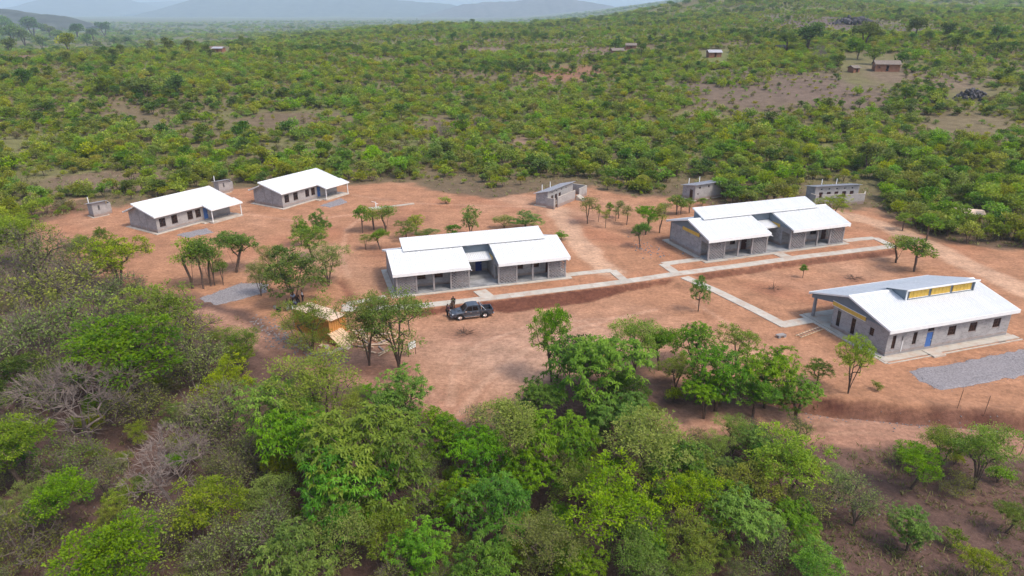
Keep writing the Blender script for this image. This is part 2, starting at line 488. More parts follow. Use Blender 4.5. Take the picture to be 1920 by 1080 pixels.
lay(np.exp(-((X - 90) / 45) ** 2 - ((Y - 45) / 22) ** 2) * sm(-0.2, 0.6, wob(X, Y, 5, 3)) * 0.75 * (SD > 0), (0.25, 0.135, 0.092))
for rd, w, k in ((ROAD, 2.6, 0.95), (ROAD2, 1.5, 0.85), (ROAD3, 2.1, 0.95), (ROAD4, 1.9, 1.0), (PATHL, 1.2, 0.6)):
    d, s = polydist(X, Y, rd)
    m = 1 - sm(w * 0.65, w * 1.35, d + 0.5 * wob(X, Y, 2.3, 7))
    lay(m * k, (0.33, 0.175, 0.115) if rd is ROAD or rd is ROAD2 else (0.46, 0.285, 0.185))
    if rd is not PATHL:
        lay(np.exp(-((np.abs(d) - 0.75) / 0.25) ** 2) * 0.35, pale)
        Z -= 0.05 * np.exp(-((np.abs(d) - 0.75) / 0.3) ** 2)
for trk in ([(1230, 575), (1090, 610), (980, 660), (905, 720), (862, 775)], [(1180, 590), (1010, 600), (900, 640), (850, 690), (845, 760)], [(1000, 585), (1100, 600), (1190, 650)], [(700, 392), (650, 430), (640, 480), (655, 520)],
            [(660, 365), (760, 380), (880, 385), (1000, 388)], [(460, 400), (560, 415), (680, 400)], [(1300, 560), (1380, 620), (1440, 690)]):
    d, s = polydist(X, Y, [flat(*q) for q in trk])
    lay(np.exp(-((np.abs(d + 0.25 * wob(X, Y, 4, 2)) - 0.75) / 0.22) ** 2) * 0.42 * (0.6 + 0.4 * wob(X, Y, 2.5, 5)), (0.27, 0.125, 0.075))
    lay(np.exp(-(d / 0.4) ** 2) * 0.35, (0.47, 0.295, 0.20))
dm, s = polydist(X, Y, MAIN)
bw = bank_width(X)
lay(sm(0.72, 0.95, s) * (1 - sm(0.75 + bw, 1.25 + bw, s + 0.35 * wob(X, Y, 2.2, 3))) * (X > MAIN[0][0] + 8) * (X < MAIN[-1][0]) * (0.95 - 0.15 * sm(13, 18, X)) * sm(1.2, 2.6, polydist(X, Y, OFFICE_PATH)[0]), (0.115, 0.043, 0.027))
lay(np.where((s > -3.2) & (s < 1), 1, 0) * (X > MAIN[0][0]) * (X < MAIN[-1][0]) * 0.5, (0.36, 0.17, 0.095))
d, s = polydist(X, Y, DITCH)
lay(np.exp(-((s + 0.30 + 0.22 * wob(X, Y, 2.0, 1)) / 0.85) ** 4) * sm(DITCH[0][0], DITCH[0][0] + 5, X) * (0.75 + 0.25 * wob(X, Y, 1.3, 2)), (0.085, 0.034, 0.024))  # far ditch bank: dark wet soil, with its shade painted into the colour
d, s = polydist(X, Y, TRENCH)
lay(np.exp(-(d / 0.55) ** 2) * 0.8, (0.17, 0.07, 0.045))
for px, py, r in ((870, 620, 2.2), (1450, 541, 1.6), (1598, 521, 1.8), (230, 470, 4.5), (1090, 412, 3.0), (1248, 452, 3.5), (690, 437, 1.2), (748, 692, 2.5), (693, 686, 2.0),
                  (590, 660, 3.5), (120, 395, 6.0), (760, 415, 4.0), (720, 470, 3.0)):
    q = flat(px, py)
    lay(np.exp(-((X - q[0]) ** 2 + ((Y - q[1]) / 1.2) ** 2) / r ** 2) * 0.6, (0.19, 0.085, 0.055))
Z += (SD > -1) * sm(-1, 4, SD) * 0.12 * wob(X, Y, 1.9, 8)
nx, ny = len(xs), len(ys)
gm = bpy.data.meshes.new('ground')
idx = np.arange(nx * ny).reshape(ny, nx)
quads = np.stack([idx[:-1, :-1], idx[:-1, 1:], idx[1:, 1:], idx[1:, :-1]], -1).reshape(-1, 4)
def fill_mesh(me, V, Fq):
    k = Fq.shape[1]
    me.vertices.add(len(V)); me.vertices.foreach_set('co', np.ascontiguousarray(V, np.float32).ravel())
    me.loops.add(Fq.size); me.loops.foreach_set('vertex_index', np.ascontiguousarray(Fq, np.int32).ravel())
    me.polygons.add(len(Fq)); me.polygons.foreach_set('loop_start', np.arange(0, Fq.size, k, dtype=np.int32))
    me.update(calc_edges=True)
    me.validate()
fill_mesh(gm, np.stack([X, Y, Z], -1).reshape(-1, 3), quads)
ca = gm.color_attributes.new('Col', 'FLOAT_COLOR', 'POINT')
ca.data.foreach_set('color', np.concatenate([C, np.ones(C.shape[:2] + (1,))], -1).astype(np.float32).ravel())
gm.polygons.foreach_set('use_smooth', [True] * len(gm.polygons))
m, nt, p = new_mat('ground_soil')
vc = N(nt, 'ShaderNodeVertexColor', layer_name='Col')
geo = N(nt, 'ShaderNodeNewGeometry')
n1 = noise(nt, 0.35, 6, geo.outputs['Position'], 0.65); n2 = noise(nt, 2.2, 6, geo.outputs['Position'], 0.7); n3 = noise(nt, 11, 4, geo.outputs['Position'], 0.7)
mp = N(nt, 'ShaderNodeMapping'); mp.inputs['Scale'].default_value = (0.12, 0.9, 1); mp.inputs['Rotation'].default_value = (0, 0, R(-17))
nt.links.new(geo.outputs['Position'], mp.inputs[0])
n4 = noise(nt, 1.0, 5, mp.outputs[0], 0.6)
c = mixc(nt, 0.50, vc.outputs[0], ramp(nt, n1, ((0.28, 0.22), (0.74, 0.80))), 'OVERLAY')
c = mixc(nt, 0.50, c, ramp(nt, n2, ((0.28, 0.18), (0.72, 0.82))), 'OVERLAY')
c = mixc(nt, 0.14, c, ramp(nt, n4, ((0.3, 0.2), (0.7, 0.8))), 'OVERLAY')
c = mixc(nt, 0.35, c, ramp(nt, n3, ((0.3, 0.25), (0.7, 0.75))), 'OVERLAY')
nt.links.new(c, p.inputs['Base Color'])
p.inputs['Roughness'].default_value = 0.97; p.inputs['Specular IOR Level'].default_value = 0.12
bump(nt, p, mnode(nt, 'ADD', n2, mnode(nt, 'MULTIPLY', n3, 0.4)), 0.7, 0.12)
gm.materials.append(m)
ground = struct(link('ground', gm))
ground['label'] = 'red-brown bare soil and scrubland ground'

# ------------------------------------------------------------------ distant hills
def hill(name, label, px0, px1, dist, profile, depth, col, seed):
    """ridge at a distance: profile = pixel heights of the crest from px0 to px1"""
    nxh, nyh = 110, 26
    u = np.linspace(0, 1, nxh); v = np.linspace(-1, 1, nyh)
    U, Vv = np.meshgrid(u, v)
    px = px0 + (px1 - px0) * U
    crest = np.interp(U, np.linspace(0, 1, len(profile)), profile)
    k = dist / F_PX
    xw = (px - 960) * k * 1.02; yw = dist + Vv * depth
    top = CAM_H + (HORIZON - crest) * k * 1.02
    base = -70.0
    rr = np.random.default_rng(seed)
    nz = sum(a * np.sin(px / w + rr.uniform(0, 6)) * np.cos(Vv * 5 + px / w * 0.6 + rr.uniform(0, 6)) for a, w in ((0.10, 55), (0.08, 21), (0.05, 9), (0.03, 4)))
    shape = np.clip(1 - np.abs(Vv) ** 1.5, 0, 1)
    z = base + (top - base) * shape * (1 + nz * (1 - shape * 0.55))
    iv = np.arange(nxh * nyh).reshape(nyh, nxh)
    q = np.stack([iv[:-1, :-1], iv[:-1, 1:], iv[1:, 1:], iv[1:, :-1]], -1).reshape(-1, 4)
    me = bpy.data.meshes.new(name)
    fill_mesh(me, np.stack([xw, yw, z], -1).reshape(-1, 3), q)
    me.polygons.foreach_set('use_smooth', [True] * len(me.polygons))
    me.materials.append(col)
    o = struct(link(name, me)); o['label'] = label
    return o
M['hill'] = simple_mat('hillside_scrub', (0.06, 0.064, 0.048), 0.95, var=0.55, scale=0.012, spec=0.1)
M['hillrock'] = simple_mat('rocky_hillside', (0.085, 0.072, 0.066), 0.95, var=0.5, scale=0.02, spec=0.1)
hill('hill', 'grey wooded hill beyond the big trees', -260, 250, 2600, [16, 20, 24, 21, 18, 19, 17, 9, 16, 21, 26, 33, 44], 420, M['hill'], 1)
hill('hill', 'pale blue far mountain with rounded top', 105, 345, 10500, [30, 18, 12, 5, 1, -3, -4, -3, 2, 9, 22], 1800, M['hill'], 2)
hill('hill', 'pale blue far ridge joining the mountains', -300, 700, 12500, [24, 22, 21, 20, 20, 18, 15, 11, 8, 9, 7, 6, 5, 6, 7, 8], 1500, M['hill'], 3)
hill('hill', 'blue flat-topped far mountain', 380, 900, 9000, [18, 4, -3, -5, -4, -2, 2, 1, 4, 8, 12, 20], 1500, M['hill'], 4)
hill('hill', 'bluish rocky hill at the valley mouth', 800, 1180, 7500, [30, 20, 11, 6, 8, 3, 2, 4, 9, 15, 24], 800, M['hillrock'], 5)

# ------------------------------------------------------------------ haze
hz = MB().box(-16000, 16000, -450, 16500, -90, 900)
hm = bpy.data.materials.new('haze_air'); hm.use_nodes = True
hn = hm.node_tree; hn.nodes.remove(hn.nodes['Principled BSDF'])
pv = N(hn, 'ShaderNodeVolumePrincipled', Density=0.00014, Anisotropy=0.0)
pv.inputs['Color'].default_value = (0.66, 0.83, 1.0, 1)
hn.links.new(pv.outputs[0], hn.nodes['Material Output'].inputs['Volume'])
haze = hz.build('haze', hm)
haze['kind'] = 'stuff'; haze['label'] = 'pale blue haze over the far valley'

# ------------------------------------------------------------------ concrete walks
def walk(name, label, pts, width, z=0.07, slab=1.9, thick=0.35):
    """cast slabs laid along a line, each slab its own piece"""
    root = bpy.data.objects.new(name, None); COL.objects.link(root); root['label'] = label
    struct(root)
    pts = [np.asarray(q[:2], float) for q in pts]
    for a, b in zip(pts, pts[1:]):
        L = float(np.hypot(*(b - a))); n = max(1, round(L / slab)); w = L / n
        ang = math.atan2(b[1] - a[1], b[0] - a[0])
        mb = MB().box(0.006, w - 0.006, -width / 2, width / 2, -thick, 0)
        me = mb.mesh('slab', M['concrete'])
        bm = bmesh.new(); bm.from_mesh(me); bmesh.ops.bevel(bm, geom=[e for e in bm.edges if all(v.co.z > -0.01 for v in e.verts)], offset=0.012, segments=1, affect='EDGES'); bm.to_mesh(me); bm.free()
        d = (b - a) / L
        for i in range(n):
            q = a + d * (w * i)
            e2 = a + d * (w * (i + 1)); za, zb_ = float(terrain(*q)), float(terrain(*e2))
            link('slab', me, root, loc=(q[0], q[1], za + z + random.uniform(-0.004, 0.004)), rot=(0, -math.atan2(zb_ - za, w), ang))
    return root
W = 1.45
walk('footpath', 'long concrete footpath running past both classroom blocks', MAIN, W, 0.070)
walk('footpath', 'concrete footpath leading from the junction to the office block', OFFICE_PATH, W, 0.076)
walk('footpath', 'concrete ramp path up to the office porch', [flat(1462, 610), flat(1545, 596)], 1.5, 0.082)
walk('footpath', 'concrete footpath loop off the container-side classroom corner', [flat(1060, 516), flat(1148, 507), flat(1172, 528)], 1.25, 0.076)
walk('footpath', 'short concrete footpath into the recess of the classroom by the pickup', [flat(899, 545), flat(918, 560)], 1.8, 0.082)
walk('footpath', 'concrete footpath loop from the pickup-side classroom towards the container', [flat(724, 557), flat(650, 571), flat(652, 582)], 1.25, 0.076)
walk('footpath', 'concrete footpath joining the far classroom verandah to the main walk', [flat(1322, 485), flat(1243, 495), flat(1270, 514)], 1.35, 0.082)
walk('footpath', 'short concrete footpath into the recess of the far classroom', [flat(1458, 476), flat(1484, 486)], 1.8, 0.088)
walk('footpath', 'concrete footpath loop round the end of the far classroom', [flat(1582, 452), flat(1640, 446.5), flat(1674, 462)], 1.3, 0.082)

# ------------------------------------------------------------------ building kit
def sheets(parent, x0, x1, y0, z0, y1, z1, mat='roof', cover=0.76):
    """ribbed roof sheets side by side from (y0,z0) to (y1,z1), y0 < y1; each sheet one piece"""
    n = max(1, round((x1 - x0) / cover)); w = (x1 - x0) / n
    run = math.hypot(y1 - y0, z1 - z0); a = math.atan2(z1 - z0, y1 - y0)
    prof = []
    ribs = 3; pitch = w / ribs
    for i in range(ribs):
        c = pitch * (i + 0.5)
        prof += [(c - 0.055, 0.0), (c - 0.028, 0.034), (c + 0.028, 0.034), (c + 0.055, 0.0)]
    prof = [(0.004, 0.0)] + prof + [(w - 0.004, 0.0)]
    prof += [(w - 0.004, -0.02), (0.004, -0.02)]
    me = MB().prism([(q[0], q[1]) for q in prof], 0, run, 'y').mesh('roof_sheet', M[mat])
    for i in range(n):
        link('roof_sheet', me, parent, loc=(x0 + i * w, y0, z0 + random.uniform(-0.003, 0.003)), rot=(a, 0, 0))

def clad(parent, poly, x, out, name='gable_cladding', mat='cladding', step=0.2):
    """ribbed cladding in the plane x = const; poly is (y, z); facing sign out"""
    ys_ = [q[0] for q in poly]; y0, y1 = min(ys_), max(ys_)
    def span(y):
        zs_ = []
        for a, b in zip(poly, poly[1:] + poly[:1]):
            if (a[0] - y) * (b[0] - y) <= 0 and abs(a[0] - b[0]) > 1e-9:
                t = (y - a[0]) / (b[0] - a[0]); zs_.append(a[1] + t * (b[1] - a[1]))
        return (min(zs_), max(zs_)) if zs_ else None
    mb = MB(); n = int((y1 - y0) / step); st = (y1 - y0) / n
    for i in range(n):
        for k, (f0, f1, o) in enumerate(((0.0, 0.62, 0.02), (0.62, 1.0, 0.055))):
            a, b = y0 + st * (i + f0) + 1e-4, y0 + st * (i + f1) - 1e-4
            sa, sb = span(a), span(b)
            if not sa or not sb: continue
            mb.prism([(a, sa[0]), (b, sb[0]), (b, sb[1]), (a, sa[1])], x, x + out * o, 'x')
    return mb.build(name, M[mat], parent)

def clad_front(parent, x0, x1, z0, z1, y, out=-1, name='wall_cladding', mat='cladding', step=0.2):
    mb = MB(); n = max(1, int((x1 - x0) / step)); st = (x1 - x0) / n
    for i in range(n):
        mb.box(x0 + st * i, x0 + st * (i + 0.62), min(y, y + out * 0.02), max(y, y + out * 0.02), z0, z1)
        mb.box(x0 + st * (i + 0.62), x0 + st * (i + 1), min(y, y + out * 0.055), max(y, y + out * 0.055), z0, z1)
    return mb.build(name, M[mat], parent)

def trim(parent, a, b, w=0.12, h=0.14, name='verge_trim', mat='white'):
    """straight bar between two points, w across in x, h tall"""
    a, b = Vector(a), Vector(b)
    mb = MB()
    if abs(a.x - b.x) > abs(a.y - b.y):
        vs = [(p.x, p.y + dy, p.z + dz) for p in (a, b) for dy, dz in ((-w / 2, -h / 2), (w / 2, -h / 2), (w / 2, h / 2), (-w / 2, h / 2))]
    else:
        vs = [(p.x + dx, p.y, p.z + dz) for p in (a, b) for dx, dz in ((-w / 2, -h / 2), (w / 2, -h / 2), (w / 2, h / 2), (-w / 2, h / 2))]
    mb.add(vs, [(3, 2, 1, 0), (4, 5, 6, 7), (0, 1, 5, 4), (1, 2, 6, 5), (2, 3, 7, 6), (3, 0, 4, 7)])
    return mb.build(name, M[mat], parent)

def window(parent, x, y, z, w, h, axis='x', cols=2, rows=3):
    """steel window set into an opening whose corner is (x, y, z); axis = direction of its width"""
    fr = MB(); b = 0.05
    fr.box(0, w, 0, 0.06, 0, b); fr.box(0, w, 0, 0.06, h - b, h)
    fr.box(0, b, 0, 0.06, b, h - b); fr.box(w - b, w, 0, 0.06, b, h - b)
    for i in range(1, cols): c = w * i / cols; fr.box(c - 0.02, c + 0.02, 0.005, 0.055, b, h - b)
    for i in range(1, rows): c = h * i / rows; fr.box(b, w - b, 0.01, 0.05, c - 0.014, c + 0.014)
    fo = fr.build('window', M['wframe'], parent, loc=(x, y, z), rot=(0, 0, 0 if axis == 'x' else R(90)))
    for i in range(cols):
        MB().box(w * i / cols + 0.02, w * (i + 1) / cols - 0.02, 0.026, 0.034, 0.02, h - 0.02).build('pane', M['glass'], fo)
    MB().box(-0.06, w + 0.06, -0.10, -0.004, -0.09, -0.004).build('sill', M['column'], fo)
    return fo

def door(parent, x, y, z, w, h, mat='bluedoor', axis='x', name='door'):
    mb = MB().box(0.03, w - 0.03, 0, 0.05, 0.02, h - 0.02)
    for k in range(3): mb.box(0.12, w - 0.12, -0.012, -0.001, 0.15 + k * (h - 0.2) / 3, (k + 1) * (h - 0.2) / 3)
    do = mb.build(name, M[mat], parent, loc=(x, y, z), rot=(0, 0, 0 if axis == 'x' else R(90)))
    MB().box(w - 0.16, w - 0.11, -0.06, -0.013, h * 0.46, h * 0.50).build('handle', M['white'], do)
    return do

def lattice(parent, x0, x1, z0, z1, y, t=0.14):
    nx_, nz_ = round((x1 - x0) / 0.235), round((z1 - z0) / 0.19)
    w, h = (x1 - x0) / nx_, (z1 - z0) / nz_
    mb = MB()
    for i in range(nx_):
        for k in range(nz_):
            if (i + k) % 2 == 0:
                mb.box(x0 + i * w - 0.015, x0 + (i + 1) * w + 0.015, y - t / 2, y + t / 2, z0 + k * h - 0.008, z0 + (k + 1) * h + 0.008)
    o = mb.build('lattice_screen', M['lattice'], parent)
    return o

# ------------------------------------------------------------------ classroom blocks
def classroom(label, loc, rz, scale, variant):
    r = thing('classroom_block', label, 'building', loc, rz, 'classroom blocks', scale)
    L, Dp, WZ = 24.0, 9.8, 3.12
    tn = 0.282; ey, ez, ry = -0.55, 3.17, 4.9
    rz_ = ez + tn * (ry - ey); by = 2 * ry - ey
    wings = ((0.0, 10.0), (14.0, 24.0))
    MB().box(-0.75, L + 0.75, -0.75, Dp + 0.8, -0.3, 0.10).build('plinth', M['concrete'], r)
    for a, b in wings: MB().box(a + 0.01, b - 0.01, -0.25, Dp - 0.01, 0.1, 0.22).build('floor', M['floor'], r)
    MB().box(10.0, 14.0, -0.2, 5.6, 0.1, 0.19).build('recess_floor', M['floor'], r)
    # walls
    for wi, (a, b) in enumerate(wings):
        MB().wall((a, Dp), (a, 1.75), 0.1, WZ, 0.2).build('side_wall', M['block'], r)
        MB().wall((b, 1.75), (b, Dp), 0.1, WZ, 0.2).build('side_wall', M['block'], r)
        if variant == 0 or wi == 1:
            ops = [(2.9, 4.1, 1.25, 2.3), (5.3, 6.5, 1.25, 2.3), (7.5, 8.4, 0.22, 2.25)]
        else:
            ops = [(2.7, 3.5, 1.25, 2.3), (4.9, 5.8, 1.25, 2.3), (6.9, 7.9, 0.22, 2.3)]
        MB().wall((a + 0.2, 2.0), (b - 0.2, 2.0), 0.22, WZ, 0.2, ops).build('verandah_wall', M['block'], r)
        for o in ops[:2]: window(r, a + 0.2 + o[0], 2.05, o[2], o[1] - o[0], o[3] - o[2])
        o = ops[2]; door(r, a + 0.2 + o[0], 2.07, 0.22, o[1] - o[0], o[3] - 0.22, 'wframe')
        for x in (a + 0.1, a + 2.7, a + 5.05, a + 7.4, b - 0.1):
            MB().box(x - 0.11, x + 0.11, -0.11, 0.11, 0.1, 2.78).build('column', M['column'], r)
        MB().box(a, b, -0.12, 0.12, 2.78, 3.12).build('ring_beam', M['column'], r)
        lattice(r, a + 0.22, a + 2.58, 0.22, 2.77, 0.0); lattice(r, a + 7.52, b - 0.22, 0.22, 2.77, 0.0)
        MB().box(a + 0.02, a + 0.2, 0.13, 1.74, 2.45, 3.12).build('lintel', M['column'], r)
        MB().box(b - 0.2, b - 0.02, 0.13, 1.74, 2.45, 3.12).build('lintel', M['column'], r)
        # gables
        for x, out in ((a, -1), (b, 1)):
            zr = ez + tn * (ry - ey) - 0.06
            clad(r, [(0.0, WZ), (Dp, WZ), (ry, zr - 0.02), ], x, out)
            ln = (2.2, 6.4) if (x in (0.0, L)) else (2.3, 4.1)
            yo = MB().box(min(x + out * 0.06, x + out * 0.11), max(x + out * 0.06, x + out * 0.11), ln[0], ln[1], 2.86, 3.34)
            yp = yo.build('vent_panel', M['yellow'], r)
            for k in range(int((ln[1] - ln[0]) / 0.6) + 1):
                yy = ln[0] + 0.02 + k * 0.6
                MB().box(min(x + out * 0.112, x + out * 0.13), max(x + out * 0.112, x + out * 0.13), yy - 0.02, yy + 0.02, 2.86, 3.34).build('slat', M['yellow'], yp)
            e = 0.02 if x in (10.0, 14.0) else 0.42
            trim(r, (x + out * (e - 0.02), ey - 0.02, ez + 0.0), (x + out * (e - 0.02), ry, rz_ + 0.0), 0.07, 0.22)
        sheets(r, a - (0.42 if a == 0 else 0.03), b + (0.42 if b == L else 0.03), ey, ez + 0.08, ry, rz_ + 0.08)
        MB().box(a - (0.44 if a == 0 else 0.05), b + (0.44 if b == L else 0.05), ey - 0.09, ey - 0.012, ez - 0.32, ez + 0.11).build('fascia', M['white'], r)
        MB().tube((b - 0.15, ey - 0.02, ez - 0.2), (b + 0.12, ey - 0.35, ez - 0.32), 0.05, n=6).build('rain_spout', M['white'], r)
    # back
    ops = [(1.4 + 2.9 * i, 2.6 + 2.9 * i, 1.3, 2.4) for i in range(8)]
    MB().wall((L, Dp), (0, Dp), 0.1, WZ, 0.2, ops).build('back_wall', M['block'], r)
    for o in ops: window(r, L - o[1], Dp - 0.12, o[2], o[1] - o[0], o[3] - o[2])
    sheets(r, -0.42, L + 0.42, ry, rz_ + 0.08, by, ez + 0.08)
    MB().box(-0.44, L + 0.44, by + 0.012, by + 0.09, ez - 0.2, ez + 0.10).build('fascia', M['white'], r)
    for x in (-0.40, L + 0.40): trim(r, (x, ry, rz_), (x, by, ez), 0.07, 0.22)
    MB().prism([(ry - 0.28, rz_ + 0.045), (ry, rz_ + 0.15), (ry + 0.28, rz_ + 0.045), (ry, rz_ + 0.12)], -0.42, L + 0.42, 'x').build('ridge_cap', M['white'], r)
    # recess between the wings
    MB().wall((10.0, 5.6), (14.0, 5.6), 0.19, 3.7, 0.2, [(0.5, 1.5, 1.1, 2.4), (2.2, 3.2, 0.19, 2.5)]).build('recess_wall', M['block'], r)
    window(r, 10.5, 5.66, 1.1, 1.0, 1.3)
    door(r, 12.2, 5.64, 0.19, 1.0, 2.3, 'bluedark')
    sheets(r, 10.06, 13.94, 2.9, 2.98, 4.88, 3.42)
    MB().box(10.06, 13.94, 2.80, 2.885, 2.72, 3.02).build('fascia', M['white'], r)
    clad_front(r, 10.05, 13.95, 3.40, rz_ + 0.02, 4.93)
    # clerestory
    cx0, cx1, cy0, cy1 = 1.9, L - 1.9, 4.15, 6.75
    cz0 = ez + tn * (cy0 - ey) + 0.30; ct = 0.30; cz1 = cz0 + ct * (cy1 - cy0)
    sheets(r, cx0 - 0.15, cx1 + 0.15, cy0, cz0 + 0.06, cy1 + 0.35, cz1 + ct * 0.35 + 0.06)
    MB().box(cx0 - 0.17, cx1 + 0.17, cy0 - 0.06, cy0 - 0.01, cz0 - 0.06, cz0 + 0.09).build('fascia', M['white'], r)
    MB().box(cx0 - 0.17, cx1 + 0.17, cy1 + 0.36, cy1 + 0.41, cz1 + 0.02, cz1 + 0.20).build('fascia', M['white'], r)
    for x, out in ((cx0, -1), (cx1, 1)):
        zb = lambda y: ez + tn * ((y if y < ry else 2 * ry - y) - ey) + 0.02
        clad(r, [(cy0 + 0.1, zb(cy0 + 0.1)), (ry, zb(ry)), (cy1, zb(cy1)), (cy1, cz1 - 0.02), (cy0 + 0.1, cz0 - 0.02)], x, out, 'clerestory_cladding')
        trim(r, (x + out * 0.14, cy0 - 0.04, cz0), (x + out * 0.14, cy1 + 0.38, cz1 + ct * 0.35 + 0.01), 0.05, 0.16)
    zbk = ez + tn * (2 * ry - cy1 - ey)
    clad_front(r, cx0 + 0.01, cx1 - 0.01, zbk, cz1 - 0.02, cy1, 1, 'clerestory_cladding')
    for k in range(6):
        x = cx0 + 0.6 + k * (cx1 - cx0 - 1.2) / 6
        MB().box(x + 0.2, x + 2.6, cy1 + 0.06, cy1 + 0.1, zbk + 0.25, cz1 - 0.15).build('vent_panel', M['yellow'], r)
    for k in range(3):
        x = cx0 + 1.2 + k * 7.6
        MB().box(x, x + 0.5, cy0 + 0.05, cy0 + 0.15, cz0 - 0.28, cz0 - 0.07).build('bracket', M['cladding'], r)
    return r
classroom('concrete classroom block with white roof and lattice verandah behind the parked pickup', (-14.9, 83.0, 0), R(17.1), 0.972, 0)
classroom('concrete classroom block with yellow gable vent standing past the path junction', (28.75, 96.6, 0), R(19.8), 1.05, 1)

# ------------------------------------------------------------------ office block
def office():
    r = thing('office_block', 'concrete block office with white roof and yellow clerestory panels beside the gravel bed', 'building', (39.5, 65.75, 0), R(18.0))
    L, Dp, WZ = 17.3, 8.0, 3.15
    tn = 0.245; ey, ez, ry = -0.45, 3.30, 5.75; by = 11.6
    rz_ = ez + tn * (ry - ey); bz = rz_ - 0.30 * (by - ry)
    pl = MB().box(-0.55, L + 0.6, -0.12, 12.0, -0.3, 0.16)
    pl.build('plinth', M['concrete'], r)
    # apron with drain along the front
    MB().box(-0.75, L + 0.9, -0.95, -0.125, -0.3, 0.10).build('apron', M['concrete'], r)
    MB().box(-0.3, L + 0.5, -1.22, -0.955, -0.3, -0.02).build('drain_bed', M['dark'], r)
    MB().box(-0.75, L + 0.9, -1.38, -1.225, -0.3, 0.09).build('drain_kerb', M['concrete'], r)
    MB().box(5.0, 6.6, -1.75, -0.1, -0.3, 0.17).build('door_step', M['concrete'], r)
    MB().box(-1.0, -0.56, -1.2, 12.1, -0.3, 0.06).build('apron', M['concrete'], r)
    fo = [(0.65, 1.15, 0.9, 2.45), (3.45, 4.0, 1.0, 2.45), (5.35, 6.25, 0.16, 2.72), (8.3, 9.4, 1.35, 2.45), (11.3, 12.4, 1.35, 2.45), (14.8, 15.9, 1.35, 2.45)]
    MB().wall((0, 0), (L, 0), 0.16, WZ, 0.2, fo).build('front_wall', M['block'], r)
    for i, o in enumerate(fo):
        if i == 2:
            door(r, o[0], 0.05, 0.16, 0.9, 2.1)
            window(r, o[0], 0.05, 2.27, 0.9, 0.44, cols=1, rows=1)
        else: window(r, o[0], 0.06, o[2], o[1] - o[0], o[3] - o[2], cols=1 if o[1] - o[0] < 0.7 else 3, rows=3)
    so = [(0.7, 1.25, 0.6, 2.5), (2.9, 3.5, 0.6, 2.5), (5.5, 6.1, 1.6, 2.5)]      # measured from the back corner
    MB().wall((0, Dp), (0, 0.2), 0.16, WZ, 0.2, so).build('side_wall', M['block'], r)
    for o in so: window(r, 0.12, Dp - o[1], o[2], o[1] - o[0], o[3] - o[2], 'y', cols=1, rows=4)
    MB().wall((L, 0.2), (L, Dp), 0.16, WZ, 0.2).build('side_wall', M['block'], r)
    bo = [(2, 3.2, 1.2, 2.4), (5, 6.2, 1.2, 2.4), (8.3, 9.3, 0.16, 2.4), (11, 12.2, 1.2, 2.4), (14, 15.2, 1.2, 2.4)]
    MB().wall((L - 0.2, Dp), (0.2, Dp), 0.16, WZ, 0.2, bo).build('back_wall', M['block'], r)
    for i, o in enumerate(bo):
        if i == 2: door(r, L - 0.2 - o[1], Dp - 0.12, 0.16, 1.0, 2.2)
        else: window(r, L - 0.2 - o[1], Dp - 0.12, o[2], 1.2, 1.2)
    MB().box(-0.003, L + 0.003, -0.004, 0.2, 0.16, 0.42).build('plinth_band', M['column'], r)
    MB().box(1.95, 2.2, -0.11, -0.006, 1.75, 2.2).build('meter_box', M['column'], r)
    MB().box(2.03, 2.12, -0.06, -0.006, 0.43, 1.74).build('conduit', M['white'], r)
    for x in (0.0, 5.6, 11.4, 17.0):
        MB().box(x, x + 0.28, 10.95, 11.23, 0.16, bz + 0.1).build('porch_post', M['column'], r)
    MB().box(-0.02, L + 0.02, 11.0, 11.2, bz - 0.12, bz + 0.08).build('porch_beam', M['cladding'], r)
    for x, out in ((0.0, -1), (L, 1)):
        zf = lambda y: ez + tn * (min(y, ry) - ey) - 0.30 * max(0, y - ry) - 0.05
        clad(r, [(0.0, WZ), (8.0, WZ), (11.55, zf(11.55) - 0.62), (11.55, zf(11.55)), (ry, zf(ry)), (0.0, zf(0.0))], x, out)
        yp = MB().box(min(x + out * 0.06, x + out * 0.12), max(x + out * 0.06, x + out * 0.12), 3.2, 8.1, 2.86, 3.36).build('vent_panel', M['yellow'], r)
        for zz in (2.84, 3.36):
            MB().box(min(x + out * 0.06, x + out * 0.14), max(x + out * 0.06, x + out * 0.14), 3.14, 8.16, zz - 0.02, zz + 0.02).build('frame', M['white'], yp)
        X_ = x + out * 0.42
        trim(r, (X_, ey, ez), (X_, ry, rz_), 0.07, 0.2); trim(r, (X_, ry, rz_), (X_, by, bz), 0.07, 0.2)
    sheets(r, -0.45, L + 0.45, ey, ez + 0.08, ry, rz_ + 0.08)
    sheets(r, -0.45, L + 0.45, ry, rz_ + 0.08, by, bz + 0.08)
    MB().box(-0.47, L + 0.47, ey - 0.09, ey - 0.012, ez - 0.30, ez + 0.11).build('fascia', M['white'], r)
    MB().box(-0.47, L + 0.47, by + 0.012, by + 0.09, bz - 0.2, bz + 0.1).build('fascia', M['white'], r)
    MB().prism([(ry - 0.28, rz_ + 0.045), (ry, rz_ + 0.15), (ry + 0.28, rz_ + 0.045), (ry, rz_ + 0.12)], -0.45, L + 0.45, 'x').build('ridge_cap', M['white'], r)
    # clerestory opening to the front
    cx0, cx1, cyf, cyb = 5.5, 15.3, 3.75, 6.4
    zs_ = ez + tn * (cyf - ey) + 0.08; ctop = zs_ + 1.22; cbk = rz_ - 0.30 * (cyb + 0.3 - ry) + 0.2
    clad_front(r, cx0, cx1, zs_ - 0.05, ctop, cyf, -1, 'clerestory_cladding')
